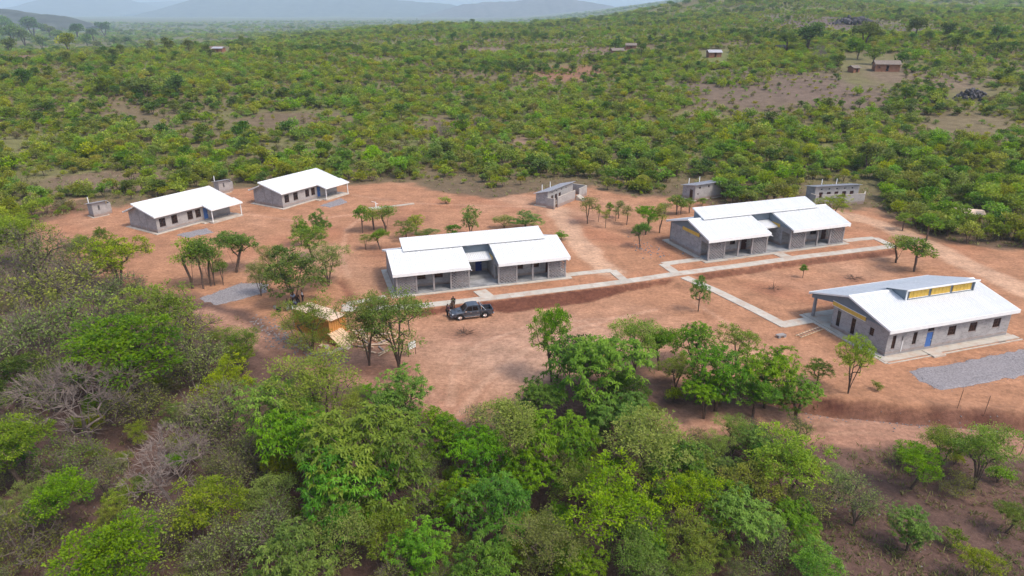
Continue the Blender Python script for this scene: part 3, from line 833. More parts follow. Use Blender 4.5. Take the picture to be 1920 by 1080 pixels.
    for k in range(3):
        x = cx0 + 0.4 + k * 3.13
        yp = MB().box(x, x + 2.74, cyf - 0.10, cyf - 0.06, zs_ + 0.22, ctop - 0.1).build('vent_panel', M['yellow'], r)
        for j in range(6):
            MB().box(x + j * 2.70 / 5, x + j * 2.70 / 5 + 0.04, cyf - 0.125, cyf - 0.102, zs_ + 0.22, ctop - 0.1).build('slat', M['yellow'], yp)
        MB().box(x - 0.04, x + 2.78, cyf - 0.13, cyf - 0.06, zs_ + 0.16, zs_ + 0.215).build('frame', M['white'], yp)
    sl = (ctop - cbk) / (cyf - 0.35 - (cyb + 0.5))
    for x, out in ((cx0, -1), (cx1, 1)):
        zt = lambda y: ctop + sl * (y - (cyf - 0.0)) - 0.04
        clad(r, [(cyf, zs_), (ry, rz_ + 0.05), (cyb, rz_ - 0.30 * (cyb - ry) + 0.05), (cyb, max(zt(cyb), rz_ - 0.30 * (cyb - ry) + 0.06)), (cyf, zt(cyf))], x, out, 'clerestory_cladding')
        MB().box(x - 0.07, x + 0.07, cyf - 0.16, cyf - 0.06, zs_, ctop).build('corner_trim', M['white' if x == cx0 else 'cladding'], r)
    sheets(r, cx0 - 0.35, cx1 + 0.35, cyf - 0.4, ctop + 0.06 - sl * 0.4, cyb + 0.5, ctop + 0.06 + sl * (cyb + 0.5 - cyf))
    MB().box(cx0 - 0.37, cx1 + 0.37, cyf - 0.47, cyf - 0.41, ctop - sl * 0.4 - 0.09, ctop - sl * 0.4 + 0.09).build('fascia', M['white'], r)
office()

# ------------------------------------------------------------------ staff houses
def house(label, loc, rz):
    r = thing('staff_house', label, 'house', loc, rz, 'staff houses')
    L, Dp, WZ = 14.2, 7.7, 2.85
    tn = 0.235; ey, ez = -0.45, 2.92; ry = 5.55; rz_ = ez + tn * (ry - ey)
    MB().box(-0.6, L + 0.6, -0.55, Dp + 0.6, -0.3, 0.09).build('plinth', M['concrete'], r)
    MB().box(8.5, L + 0.6, -2.75, -0.56, -0.3, 0.22).build('porch_slab', M['concrete'], r)
    MB().box(7.6, 8.49, -1.7, -0.56, -0.3, 0.10).build('step', M['concrete'], r)
    fo = [(0.55, 1.65, 0.95, 2.4), (2.75, 3.85, 0.95, 2.4), (5.75, 6.75, 0.95, 2.4), (7.3, 8.3, 0.95, 2.4), (8.85, 9.7, 0.22, 2.35), (10.1, 10.7, 1.85, 2.3), (12.0, 13.0, 1.85, 2.3)]
    MB().wall((0, 0), (L, 0), 0.09, WZ, 0.2, fo).build('front_wall', M['plaster'], r)
    for i, o in enumerate(fo):
        if i == 4: door(r, o[0], 0.05, 0.22, o[1] - o[0], 2.1)
        else: window(r, o[0], 0.06, o[2], o[1] - o[0], o[3] - o[2], rows=3 if i < 4 else 1)
    for x0 in (0.0, L - 0.2):
        MB().prism([(0.2, 0.09), (Dp, 0.09), (Dp, 2.65), (5.1, rz_ - 0.35), (0.2, ez + tn * (0.2 - ey) - 0.06)], x0, x0 + 0.2, 'x').build('gable_wall', M['block'], r)
        for y in (2.6, 4.5):
            MB().box(x0 - 0.012 if x0 == 0 else x0 + 0.201, x0 - 0.001 if x0 == 0 else x0 + 0.212, y, y + 0.22, 0.12, 3.1).build('pilaster', M['column'], r)
    MB().wall((L - 0.2, Dp), (0.2, Dp), 0.09, 2.65, 0.2, [(2, 3.1, 1, 2.2), (6, 7.1, 1, 2.2), (10, 11.1, 1, 2.2)]).build('back_wall', M['block'], r)
    for s in (2, 6, 10): window(r, L - 0.2 - s - 1.1, Dp - 0.12, 1.0, 1.1, 1.2)
    MB().box(-0.002, L + 0.002, -0.005, 0.2, 0.09, 0.36).build('plinth_band', M['column'], r)
    sheets(r, -0.5, L + 0.4, ey, ez + 0.08, ry, rz_ + 0.08)
    MB().box(-0.52, 8.4, ey - 0.08, ey - 0.012, ez - 0.14, ez + 0.11).build('fascia', M['white'], r)
    for x in (-0.5, L + 0.4): trim(r, (x, ey, ez + 0.02), (x, ry, rz_ + 0.02), 0.08, 0.22)
    MB().box(-0.5, L + 0.4, ry + 0.012, ry + 0.08, rz_ - 0.12, rz_ + 0.14).build('fascia', M['white'], r)
    sheets(r, -0.6, L + 0.5, 5.1, rz_ - 0.42, 8.35, 2.68)
    for x in (-0.6, L + 0.5): trim(r, (x, 5.2, rz_ - 0.49), (x, 8.35, 2.62), 0.08, 0.2)
    MB().box(-0.6, L + 0.5, 8.36, 8.42, 2.52, 2.76).build('fascia', M['white'], r)
    # porch roof runs on down from the main slope
    py = -2.75; pz = ez + tn * (py - ey)
    sheets(r, 8.45, L + 0.75, py, pz + 0.08, ey - 0.005, ez + 0.078)
    MB().box(8.43, L + 0.77, py - 0.08, py - 0.012, pz - 0.12, pz + 0.11).build('fascia', M['white'], r)
    for x in (8.46, L + 0.74): trim(r, (x, py, pz + 0.02), (x, ey - 0.1, ez + 0.0), 0.06, 0.2)
    for x in (8.7, L + 0.45):
        MB().box(x - 0.06, x + 0.06, -2.6, -2.48, 0.22, pz + 0.07).build('porch_post', M['white'], r)
    bn = thing_bench(r)
    return r
def thing_bench(r):
    mb = MB().box(11.0, 13.2, -0.95, -0.65, 0.60, 0.66)
    for x in (11.1, 13.0): mb.box(x, x + 0.08, -0.9, -0.7, 0.22, 0.6)
    return mb.build('porch_seat', M['column'], r)
house('small grey house with white roof and blue door beside the near gravel strip', (-58.7, 110.3, 0), R(58.5))
house('second grey house with white roof and blue door, nearer the dense woodland', (-42.8, 126.1, 0), R(59.5))

# ------------------------------------------------------------------ latrines
def latrine(label, loc, rz, L, Dp, hf, hb, wins, screen, pipes, group='latrine blocks', name='latrine_block', side_door=False, doors=0):
    r = thing(name, label, 'latrine', loc, rz, group)
    y0 = 1.7 if screen else 0.0
    MB().box(-0.3, L + 0.3, y0 - 0.25, y0 + Dp + 0.3, -0.4, 0.08).build('plinth', M['concrete'], r)
    MB().wall((0, y0), (L, y0), 0.08, hf, 0.18, wins).build('front_wall', M['plaster'], r)
    for o in wins:
        if o[3] - o[2] < 0.9: MB().box(o[0], o[1], y0 + 0.13, y0 + 0.16, o[2], o[3]).build('vent', M['glass'], r)
        else: MB().box(o[0], o[1], y0 + 0.13, y0 + 0.16, o[2], o[3]).build('door', M['wframe'], r)
    for x0 in (0.0, L - 0.18):
        mb = MB().prism([(y0 + 0.18, 0.08), (y0 + Dp, 0.08), (y0 + Dp, hb), (y0 + 0.18, hf - (hf - hb) * 0.18 / Dp)], x0, x0 + 0.18, 'x')
        mb.build('side_wall', M['block'], r)
    if side_door: MB().box(-0.03, -0.002, y0 + 0.6, y0 + 1.4, 0.1, 2.1).build('door', M['glass'], r)
    MB().wall((L - 0.18, y0 + Dp), (0.18, y0 + Dp), 0.08, hb, 0.18).build('back_wall', M['block'], r)
    sheets(r, -0.35, L + 0.35, y0 - 0.45, hf + 0.05 + (hf - hb) / Dp * 0.45, y0 + Dp + 0.4, hb + 0.05 - (hf - hb) / Dp * 0.4, mat='tinroof')
    for x in pipes:
        MB().tube((x, y0 + Dp + 0.12, 0.1), (x, y0 + Dp + 0.12, hb + 1.15), 0.075, n=8).build('vent_pipe', M['pvc'], r)
    if screen:
        for (a, b) in screen:
            MB().wall(a, b, -0.3, 1.95, 0.16).build('screen_wall', M['plaster'], r)
            a_, b_ = Vector((*a, 0)), Vector((*b, 0)); d = (b_ - a_).normalized(); n = Vector((-d.y, d.x, 0))
            mt = Matrix.Translation(a_) @ Matrix.Rotation(math.atan2(d.y, d.x), 4, 'Z')
            MB().box(-0.02, (b_ - a_).length + 0.02, -0.02, 0.18, 1.952, 2.0, mt).build('coping', M['concrete'], r)
    return r
l1 = latrine('latrine block with stepped ramp and white vent pipes beside the dirt track', (8.1, 126.2, 0), R(56), 9.6, 2.6, 3.0, 2.35,
        [(1.3 + 1.4 * i, 2.1 + 1.4 * i, 0.7, 1.95) for i in range(3)] + [(1.45 + 1.75 * i, 1.75 + 1.75 * i, 2.35, 2.6) for i in range(4)],
        [((0.9, 0.0), (7.6, 0.0)), ((9.2, 0.0), (12.4, 0.0)), ((12.4, 0.16), (12.4, 4.3)), ((12.24, 4.3), (9.9, 4.3)), ((-0.6, 1.6), (-0.6, 0.0)), ((-0.44, 0.0), (0.0, 0.0))], (2.4, 5.4))
for k in range(6):
    MB().box(7.7, 9.1, -1.7 + k * 0.27, -1.7 + (k + 1) * 0.27, -0.3, 0.16 + k * 0.15).build('step', M['concrete'], l1)
latrine('grey latrine block with three square vents and no screen wall', (35.5, 131.8, 0), R(30), 7.2, 3.4, 3.1, 2.5,
        [(1.0, 1.4, 2.3, 2.75), (3.3, 3.7, 2.3, 2.75), (5.8, 6.2, 2.3, 2.75), (0.7, 0.95, 1.1, 1.5)], None, (1.6, 4.4), side_door=True)
latrine('wide latrine block behind a screen wall with a row of five openings', (58.4, 128.6, 0), R(11), 9.4, 2.8, 3.2, 2.7,
        [(0.9 + 1.65 * i, 1.75 + 1.65 * i, 0.9, 2.05) for i in range(5)] + [(1.15 + 1.65 * i, 1.5 + 1.65 * i, 2.5, 2.75) for i in range(5)],
        [((0.4, 0.0), (4.3, 0.0)), ((5.0, -0.6), (9.2, -0.6)), ((9.2, -0.44), (10.4, 0.9)), ((-0.9, 1.6), (-0.9, 0.0)), ((-0.74, 0.0), (-0.2, 0.0))], (3.2, 6.4))
def small_latrine(label, loc, rz):
    r = latrine(label, loc, rz, 2.3, 2.0, 2.65, 2.25, [(0.9, 1.25, 1.25, 2.1)], None, (0.35,), 'small latrines by the houses', 'small_latrine')
    MB().wall((2.3, 0.4), (3.5, 0.9), -0.2, 1.95, 0.12).build('screen_wall', M['plaster'], r)
    MB().wall((3.5, 0.9), (3.6, 2.3), -0.2, 1.95, 0.12).build('screen_wall', M['plaster'], r)
    for k in range(3): MB().box(0.93 + k * 0.12, 0.97 + k * 0.12, 0.02, 0.07, 1.25, 2.1).build('vent_bar', M['column'], r)
small_latrine('small block latrine on bare ground in front of the scrub, beside the near house', (-74.6, 119.8, 0), R(52))
small_latrine('small block latrine half hidden behind the near house roof', (-59.0, 137.2, 0), R(50))

# ------------------------------------------------------------------ gravel beds
def gravel(label, pts, n, seed):
    poly = [np.asarray(q[:2], float) for q in pts]
    rr = np.random.default_rng(seed)
    # outline with uneven edge
    out = []
    for a, b in zip(poly, poly[1:] + poly[:1]):
        L = np.hypot(*(b - a)); k = max(2, int(L / 0.5)); d = (b - a) / L; nn = np.array((-d[1], d[0]))
        for i in range(k): out.append(a + (b - a) * i / k + nn * rr.normal(0, 0.12))
    cx, cy = np.mean(out, 0)
    mb = MB()
    ring = len(out)
    vs = [(q[0], q[1], float(terrain(*q)) + 0.015) for q in out] + [((q[0] * 0.93 + cx * 0.07), (q[1] * 0.93 + cy * 0.07), float(terrain(*q)) + 0.09) for q in out]
    vs.append((cx, cy, float(terrain(cx, cy)) + 0.11))
    fs = [(i, (i + 1) % ring, ring + (i + 1) % ring, ring + i) for i in range(ring)] + [(ring + i, ring + (i + 1) % ring, 2 * ring) for i in range(ring)]
    mb.add(vs, fs)
    lo = np.min(out, 0); hi = np.max(out, 0)
    mb.cur = 1
    P = rr.uniform(lo - 0.5, hi + 0.5, (n, 2))
    sd_ = poly_sd(P[:, 0], P[:, 1], out)
    for (x, y), s in zip(P, sd_):
        if s > 0.5 or (s > 0 and rr.random() > 0.4): continue
        z = float(terrain(x, y)) + (0.09 if s < -0.4 else 0.03); r_ = rr.uniform(0.02, 0.055)
        a = rr.uniform(0, 6.28)
        c1 = [(x + r_ * math.cos(a + k * 1.5708) * rr.uniform(0.7, 1.3), y + r_ * math.sin(a + k * 1.5708) * rr.uniform(0.7, 1.3), z) for k in range(4)]
        mb.add(c1 + [(x, y, z + r_ * 0.9)], [(0, 1, 4), (1, 2, 4), (2, 3, 4), (3, 0, 4)])
    o = mb.build('gravel', [M['gravelbed'], M['stone']])
    o['kind'] = 'stuff'; o['label'] = label
gravel('grey gravel bed in front of the office block', [flat(1703, 697), flat(1725, 715), flat(1765, 733), flat(1830, 722), flat(1985, 690), flat(2010, 640), flat(1920, 655), flat(1800, 680)], 7000, 1)
gravel('grey gravel patch below the slender trees', [flat(374, 560), flat(405, 573), flat(450, 562), flat(500, 548), flat(503, 532), flat(450, 531)], 3500, 2)
gravel('grey gravel strip in front of the near house', [flat(331, 440), flat(352, 446), flat(400, 436), flat(388, 428)], 900, 3)
gravel('grey gravel patch by the porch of the second house', [flat(600, 386), flat(618, 389), flat(652, 380), flat(640, 372)], 700, 4)

# ------------------------------------------------------------------ shipping container and timber
c0 = G(596, 618); cang = R(-35)
CP = Vector((-21.9, 72.05, float(terrain(-21.9, 72.05))))
ct = thing('shipping_container', 'orange corrugated shipping container topped with plywood', 'container', CP, cang)
def corrugated(length, h, t=0.04, step=0.28):
    poly = []; n = int(length / step); st = length / n
    for i in range(n):
        poly += [(i * st, 0), (i * st + st * 0.38, 0), (i * st + st * 0.5, t), (i * st + st * 0.88, t)]
    poly += [(length, 0), (length, -0.03), (0, -0.03)]
    return MB().prism(poly, 0.16, h - 0.12, 'z')
CL, CW, CH = 6.06, 2.44, 2.59
for sx, nm in ((-1, 'side_panel'), (1, 'side_panel')):
    o = corrugated(CL - 0.2, CH).build(nm, M['orange'], ct)
    o.location = (-CL / 2 + 0.1, -CW / 2 + 0.05, 0) if sx < 0 else (CL / 2 - 0.1, CW / 2 - 0.05, 0)
    o.rotation_euler = (math.pi, 0, 0) if False else (0, 0, 0 if sx > 0 else 0)
    if sx < 0:
        o.scale = (1, -1, 1)
    else:
        o.scale = (-1, 1, 1)
o = corrugated(CW - 0.2, CH).build('end_panel', M['orange'], ct); o.location = (CL / 2 - 0.05, CW / 2 - 0.1, 0); o.rotation_euler = (0, 0, R(-90))
MB().box(-CL / 2 + 0.05, CL / 2 - 0.05, -CW / 2 + 0.06, CW / 2 - 0.06, CH - 0.11, CH - 0.03).build('roof_panel', M['orange'], ct)
MB().box(-CL / 2 + 0.05, CL / 2 - 0.05, -CW / 2 + 0.06, CW / 2 - 0.06, 0.05, 0.15).build('floor', M['greywood'], ct)
for x in (-CL / 2, CL / 2 - 0.15):
    for y in (-CW / 2, CW / 2 - 0.15): MB().box(x, x + 0.15, y, y + 0.15, 0, CH).build('corner_post', M['orange'], ct)
for y in (-CW / 2, CW / 2 - 0.1):
    MB().box(-CL / 2 + 0.151, CL / 2 - 0.151, y, y + 0.1, CH - 0.12, CH - 0.002).build('top_rail', M['orange'], ct)
    MB().box(-CL / 2 + 0.151, CL / 2 - 0.151, y, y + 0.1, 0, 0.15).build('bottom_rail', M['orange'], ct)
for s in (-1, 1):
    dm_ = MB().box(0, 1.18, -0.03, 0.03, 0.15, CH - 0.12)
    for k in (0.35, 0.85): dm_.tube((k, -0.06, 0.2), (k, -0.06, CH - 0.2), 0.025, n=6)
    do = dm_.build('door', M['white' if s < 0 else 'orange'], ct)
    do.location = (-CL / 2 - 0.02, s * (CW / 2 - 0.04), 0); do.rotation_euler = (0, 0, R(180 + 35 * s) if s < 0 else R(100))
def world_of(root, p): return Matrix.Translation(root.location) @ Matrix.Rotation(root.rotation_euler.z, 4, 'Z') @ Vector(p)
k = 0
for i, (x, y, w, d, a, z) in enumerate([(-1.9, 0.0, 2.1, 2.3, 2, 0), (0.25, 0.1, 2.05, 2.3, -1, 0), (2.3, 0.0, 1.9, 2.2, 1, 0), (-0.7, -0.2, 2.2, 1.2, 4, 1), (1.3, 0.4, 2.3, 1.2, -3, 1), (-2.0, 0.6, 1.4, 1.1, -4, 1)]):
    mb = MB().box(-w / 2, w / 2, -d / 2, d / 2, 0, 0.035)
    q = world_of(ct, (x, y, CH + 0.001 + z * 0.04))
    tag(mb.build('plywood_sheet', M['ply'], loc=q, rot=(0, 0, cang + R(a))), 'pale plywood sheet lying on the container roof', 'plywood', 'plywood sheets on the container')

pl_me = {}
def plank(L, w, t, loc, rot, label, group, mat='rawwood'):
    key = (round(L, 1), w, t, mat)
    if key not in pl_me: pl_me[key] = MB().box(-L / 2, L / 2, -w / 2, w / 2, -t / 2, t / 2).mesh('timber_plank', M[mat])
    return tag(link('timber_plank', pl_me[key], None, loc=loc, rot=rot), label, 'plank', group)
pb = flat(648, 634)
for i in range(9):
    y = i * 0.26
    q = Vector((pb[0] - 0.9, pb[1] - 0.7, 0)) + Matrix.Rotation(cang, 3, 'Z') @ Vector((1.0, y * 0.9 - 0.9, 0))
    z = float(terrain(q.x, q.y))
    plank(2.6, 0.22, 0.05, (q.x, q.y, z + 0.62 + random.uniform(-0.03, 0.05)), (0, R(24 + random.uniform(-3, 3)), cang + R(random.uniform(-4, 4))),
          'raw timber plank leaning in the pile against the container', 'planks leaning at the container end')
for i in range(26):
    q = flat(random.uniform(655, 735), random.uniform(618, 662)); z = float(terrain(*q))
    plank(random.choice((1.6, 2.2, 2.8)), 0.16, 0.05, (q[0], q[1], z + 0.12 + 0.05 * (i % 4)), (R(random.uniform(-3, 3)), R(random.uniform(-5, 5)), R(random.uniform(-60, 60))),
          'loose weathered plank strewn behind the twin trees', 'loose planks strewn on the ground', 'greywood' if i % 3 == 0 else 'rawwood')
for i, (px, py) in enumerate(((622, 661), (636, 655), (652, 652), (613, 651), (607, 649))):
    q = flat(px, py); z = float(terrain(*q))
    mb = MB().box(-0.45, 0.45, -0.3, 0.3, 0.0, 0.04)
    tag(mb.build('board_scrap', M['greywood' if i % 2 else 'ply'], loc=(q[0], q[1], z + 0.03), rot=(R(4), R(-5), R(40 * i))), 'flat scrap of board on the dirt near the plank pile', 'board', 'scraps of board by the plank pile')

# notice board by the twin trees
q = flat(773, 665); z = float(terrain(*q))
nb = thing('notice_board', 'white notice board on two thin posts beside the twin trees', 'sign', (q[0], q[1], z), R(50))
for x in (-0.5, 0.5): MB().box(x - 0.03, x + 0.03, -0.03, 0.03, -0.1, 1.7).build('post', M['rust'], nb)
MB().box(-0.5, 0.5, -0.06, -0.032, 0.85, 1.65).build('board', M['white'], nb)

# ladder-like timber frame near the office ramp
q = flat(1519, 624); z = float(terrain(*q))
ld = thing('timber_ladder', 'rough timber ladder lying on the soil beside the office ramp', 'ladder', (q[0], q[1], z + 0.12), R(33))
for y in (-0.3, 0.3): MB().box(-2.2, 2.2, y - 0.05, y + 0.05, -0.06, 0.05).build('rail', M['rawwood'], ld)
for k in range(9): MB().box(-2.05 + k * 0.5, -1.97 + k * 0.5, -0.36, 0.36, 0.052, 0.10).build('rung', M['greywood'], ld)
# culvert
q = flat(1467, 634); z = float(terrain(*q))
cv = thing('culvert_head', 'small concrete culvert head beside the office footpath', 'culvert', (q[0], q[1], z - 0.05), R(20), scale=0.65)
MB().wall((-0.8, 0.0), (0.8, 0.0), -0.1, 0.62, 0.25, [(0.5, 1.1, -0.1, 0.42)]).build('head_wall', M['column'], cv)
MB().box(-0.8, 0.8, 0.26, 0.9, 0.4, 0.55).build('top_slab', M['column'], cv)
# fence stakes by the road
for i, (px, py, h) in enumerate(((1795, 765, 1.9), (1844, 780, 2.1))):
    q = G(px, py)
    tag(MB().tube((0, 0, -0.2), (0.14, 0.03, h), 0.035, 0.028, n=6).build('fence_stake', M['rust'], loc=tuple(q)), 'thin rusty stake standing on the ditch bank by the gravel bed', 'post', 'stakes by the ditch')
# water point with slab
q = G(705, 391); wp = thing('water_point', 'white hand pump with concrete drain slab behind the saplings', 'pump', tuple(q), R(28))
MB().box(-1.2, 0.9, -0.9, 0.9, -0.1, 0.12).build('slab', M['concrete'], wp)
MB().box(0.9, 7.5, -0.35, 0.35, -0.1, 0.10).build('drain_slab', M['concrete'], wp)
MB().tube((0, 0, 0.12), (0, 0, 1.25), 0.09, n=8).build('pump_body', M['pvc'], wp)
MB().tube((0, 0, 1.2), (-0.75, 0, 1.45), 0.04, n=6).build('pump_handle', M['pvc'], wp)
MB().tube((0, 0, 0.95), (0.45, 0, 0.85), 0.05, n=6).build('spout', M['pvc'], wp)

# brush rings round dead saplings
def brush(label, px, py, n, h, r, seed):
    rr = random.Random(seed); q = G(px, py); mb = MB()
    for i in range(n):
        a = rr.uniform(0, 6.28); d = rr.uniform(0, r)
        p0 = Vector((math.cos(a) * d, math.sin(a) * d, 0)); a2 = a + rr.uniform(-1, 1)
        l = rr.uniform(0.4, 1.1)
        mb.tube(p0, p0 + Vector((math.cos(a2) * l, math.sin(a2) * l, rr.uniform(0.0, 0.3))), 0.025, 0.01, n=3, caps=False)
    for i in range(4): mb.tube((0, 0, 0), (rr.uniform(-0.25, 0.25), rr.uniform(-0.2, 0.2), h * rr.uniform(0.6, 1)), 0.025, 0.008, n=4, caps=False)
    tag(mb.build('brush_pile', M['bark'], loc=tuple(q)), label, 'brush')
brush('dry brush heap on the bare yard in front of the pickup', 870, 625, 60, 1.2, 0.8, 1)
brush('dead sapling with brush on the open ground across from the far classroom', 1450, 542, 30, 1.4, 0.5, 2)
brush('low dark brush heap between the office roof and the far classroom', 1598, 522, 60, 0.6, 1.0, 3)

# ------------------------------------------------------------------ pickup
def pickup():
    a, b = G(862.6, 600.4), G(909.6, 595.2)
    mid = (a + b) / 2; ang = math.atan2(a[1] - b[1], a[0] - b[0])
    left = Vector((math.cos(ang - math.pi / 2), math.sin(ang - math.pi / 2), 0))
    # the near wheels are on the vehicle's left side; move to the centre line
    fwd = Vector((math.cos(ang), math.sin(ang), 0)); side = Vector((-fwd.y, fwd.x, 0))
    cpos = Vector(mid) - side * 0.78
    r = thing('pickup_truck', 'dark grey double-cab pickup parked on the bare yard by the footpath', 'pickup', (cpos.x, cpos.y, mid[2] - 0.02), ang)
    paint, nt, p = new_mat('pickup_paint')
    p.inputs['Base Color'].default_value = (0.055, 0.064, 0.082, 1); p.inputs['Metallic'].default_value = 0.35; p.inputs['Roughness'].default_value = 0.32; p.inputs['Coat Weight'].default_value = 0.6
    chrome = simple_mat('chrome', (0.75, 0.75, 0.76), 0.2, metal=0.9, var=0.02)
    lamp = simple_mat('headlamp_glass', (0.55, 0.57, 0.6), 0.12, var=0.1)
    red = simple_mat('tail_lamp', (0.25, 0.01, 0.01), 0.2)
    def loft(secs, closed_ends=True):
        mb = MB(); n = len(secs[0][1])
        vs = [(x, y, z) for x, ring in secs for (y, z) in ring]
        fs = []
        for i in range(len(secs) - 1):
            for j in range(n): fs.append((i * n + j, i * n + (j + 1) % n, (i + 1) * n + (j + 1) % n, (i + 1) * n + j))
        if closed_ends: fs += [list(range(n))[::-1], [(len(secs) - 1) * n + j for j in range(n)]]
        mb.add(vs, fs); return mb
    def ring(w, zb, zm, zt, wt):
        half = [(w * 0.93, zb), (w, zb + 0.12), (w, zm), (w * wt, zt)]
        return half + [(-y, z) for y, z in half[::-1]]
    # front clip and cab lower body
    secs = [(-0.95, ring(0.88, 0.42, 0.95, 1.07, 0.96)), (0.85, ring(0.89, 0.40, 0.95, 1.07, 0.95)), (1.2, ring(0.89, 0.40, 0.93, 1.06, 0.93)),
            (2.0, ring(0.88, 0.40, 0.86, 1.00, 0.88)), (2.42, ring(0.83, 0.40, 0.78, 0.90, 0.80)), (2.58, ring(0.70, 0.44, 0.68, 0.76, 0.80))]
    body = loft(secs).build('body', paint, r, smooth=False)
    bev = body.modifiers.new('bevel', 'BEVEL'); bev.width = 0.03; bev.segments = 2; bev.limit_method = 'ANGLE'
    # cab
    def rc(w0, w1, z0, z1): return [(w0, z0), (w1, z1), (-w1, z1), (-w0, z0)]
    cab = loft([(-0.98, rc(0.85, 0.845, 1.05, 1.06)), (-0.80, rc(0.85, 0.69, 1.05, 1.70)), (-0.3, rc(0.85, 0.70, 1.05, 1.775)), (0.35, rc(0.85, 0.70, 1.05, 1.745)), (0.55, rc(0.85, 0.69, 1.05, 1.70)), (1.28, rc(0.83, 0.82, 1.05, 1.06))])
    cabo = cab.build('cab', paint, r)
    bev = cabo.modifiers.new('bevel', 'BEVEL'); bev.width = 0.025; bev.segments = 2; bev.limit_method = 'ANGLE'
    # glass: slightly proud panels
    def quad(pts, name, mat, t=0.012):
        v = [Vector(q) for q in pts]; n = (v[1] - v[0]).cross(v[2] - v[0]).normalized() * t
        mb = MB().add([tuple(q + n * 0.6) for q in v] + [tuple(q - n) for q in v], [(0, 1, 2, 3), (7, 6, 5, 4), (0, 4, 5, 1), (1, 5, 6, 2), (2, 6, 7, 3), (3, 7, 4, 0)])
        return mb.build(name, mat, r)
    W1 = lambda t: 0.85 + (0.70 - 0.85) * t + 0.004
    for s in (-1, 1):
        zlo, zhi = 1.12, 1.62
        t0, t1 = (zlo - 1.05) / 0.7, (zhi - 1.05) / 0.7
        for x0, x1, x0t, x1t in ((0.02, 0.98, 0.02, 0.52), (-0.72, -0.06, -0.62, -0.06)):
            pts = [(x0, s * W1(t0), zlo), (x1, s * W1(t0), zlo), (x1t, s * W1(t1), zhi), (x0t, s * W1(t1), zhi)]
            if s > 0: pts = pts[::-1]
            quad(pts, 'side_window', M['glass'])
        MB().box(0.75, 0.95, s * 0.93 - 0.1, s * 0.93 + 0.1, 1.06, 1.2).build('mirror', chrome, r)
        MB().box(-0.9, 1.0, s * 0.93 - 0.07, s * 0.93 + 0.07, 0.36, 0.42).build('side_step', chrome, r)
        for x in (0.1, -0.72): MB().box(x, x + 0.18, s * 0.90 - 0.02, s * 0.90 + 0.02, 0.90, 0.94).build('door_handle', chrome, r)
        MB().box(2.28, 2.50, s * 0.66 - 0.16, s * 0.66 + 0.14, 0.72, 0.86).build('headlight', lamp, r)
        MB().box(-2.64, -2.60, s * 0.80 - 0.07, s * 0.80 + 0.07, 0.70, 1.0).build('tail_light', red, r)
    quad([(0.62, -0.66, 1.655), (1.20, -0.76, 1.12), (1.20, 0.76, 1.12), (0.62, 0.66, 1.655)], 'windscreen', M['glass'])
    quad([(-0.83, 0.62, 1.62), (-0.95, 0.72, 1.15), (-0.95, -0.72, 1.15), (-0.83, -0.62, 1.62)], 'rear_window', M['glass'])
    MB().prism([(1.35, 1.055), (1.75, 1.03), (1.72, 1.10), (1.42, 1.13)], -0.28, 0.28, 'y').build('bonnet_scoop', paint, r)
    MB().box(2.45, 2.68, -0.86, 0.86, 0.40, 0.60).build('front_bumper', paint, r)
    MB().box(2.52, 2.62, -0.42, 0.42, 0.62, 0.78).build('grille', chrome, r)
    # load bed
    bd = MB()
    for s in (-1, 1): bd.box(-2.58, -0.99, min(s * 0.80, s * 0.88), max(s * 0.80, s * 0.88), 0.45, 1.05)
    bd.box(-2.60, -2.52, -0.80, 0.80, 0.50, 1.04); bd.box(-2.58, -0.99, -0.8, 0.8, 0.45, 0.56); bd.box(-1.05, -0.99, -0.8, 0.8, 0.56, 1.04)
    bd.build('load_bed', paint, r)
    MB().box(-2.51, -1.06, -0.79, 0.79, 0.562, 0.60).build('bed_liner', M['dark'], r)
    MB().box(-2.72, -2.61, -0.82, 0.82, 0.42, 0.56).build('rear_bumper', chrome, r)
    rb = MB()
    for s in (-1, 1):
        rb.tube((-1.12, s * 0.74, 1.05), (-1.10, s * 0.66, 1.62), 0.045, n=8); rb.tube((-1.10, s * 0.66, 1.62), (-1.62, s * 0.76, 1.05), 0.045, n=8)
    rb.tube((-1.10, -0.66, 1.62), (-1.10, 0.66, 1.62), 0.045, n=8)
    rb.build('roll_bar', chrome, r)
    for x in (1.55, -1.53):
        for s in (-1, 1):
            MB().tube((x, s * 0.60, 0.40), (x, s * 0.893, 0.40), 0.47, n=20).build('wheel_arch', M['dark'], r)
            tmb = MB().tube((x, s * 0.66, 0.375), (x, s * 0.915, 0.375), 0.375, n=24)
            wh = tmb.build('wheel', M['dark'], r)
            rim = MB().tube((x, s * 0.9, 0.375), (x, s * 0.925, 0.375), 0.20, n=12)
            for k in range(6):
                an = k * math.pi / 3
                rim.tube((x, s * 0.927, 0.375), (x + 0.23 * math.cos(an), s * 0.927, 0.375 + 0.23 * math.sin(an)), 0.035, n=5)
            rim.build('rim', chrome, wh)
    return r
pickup()

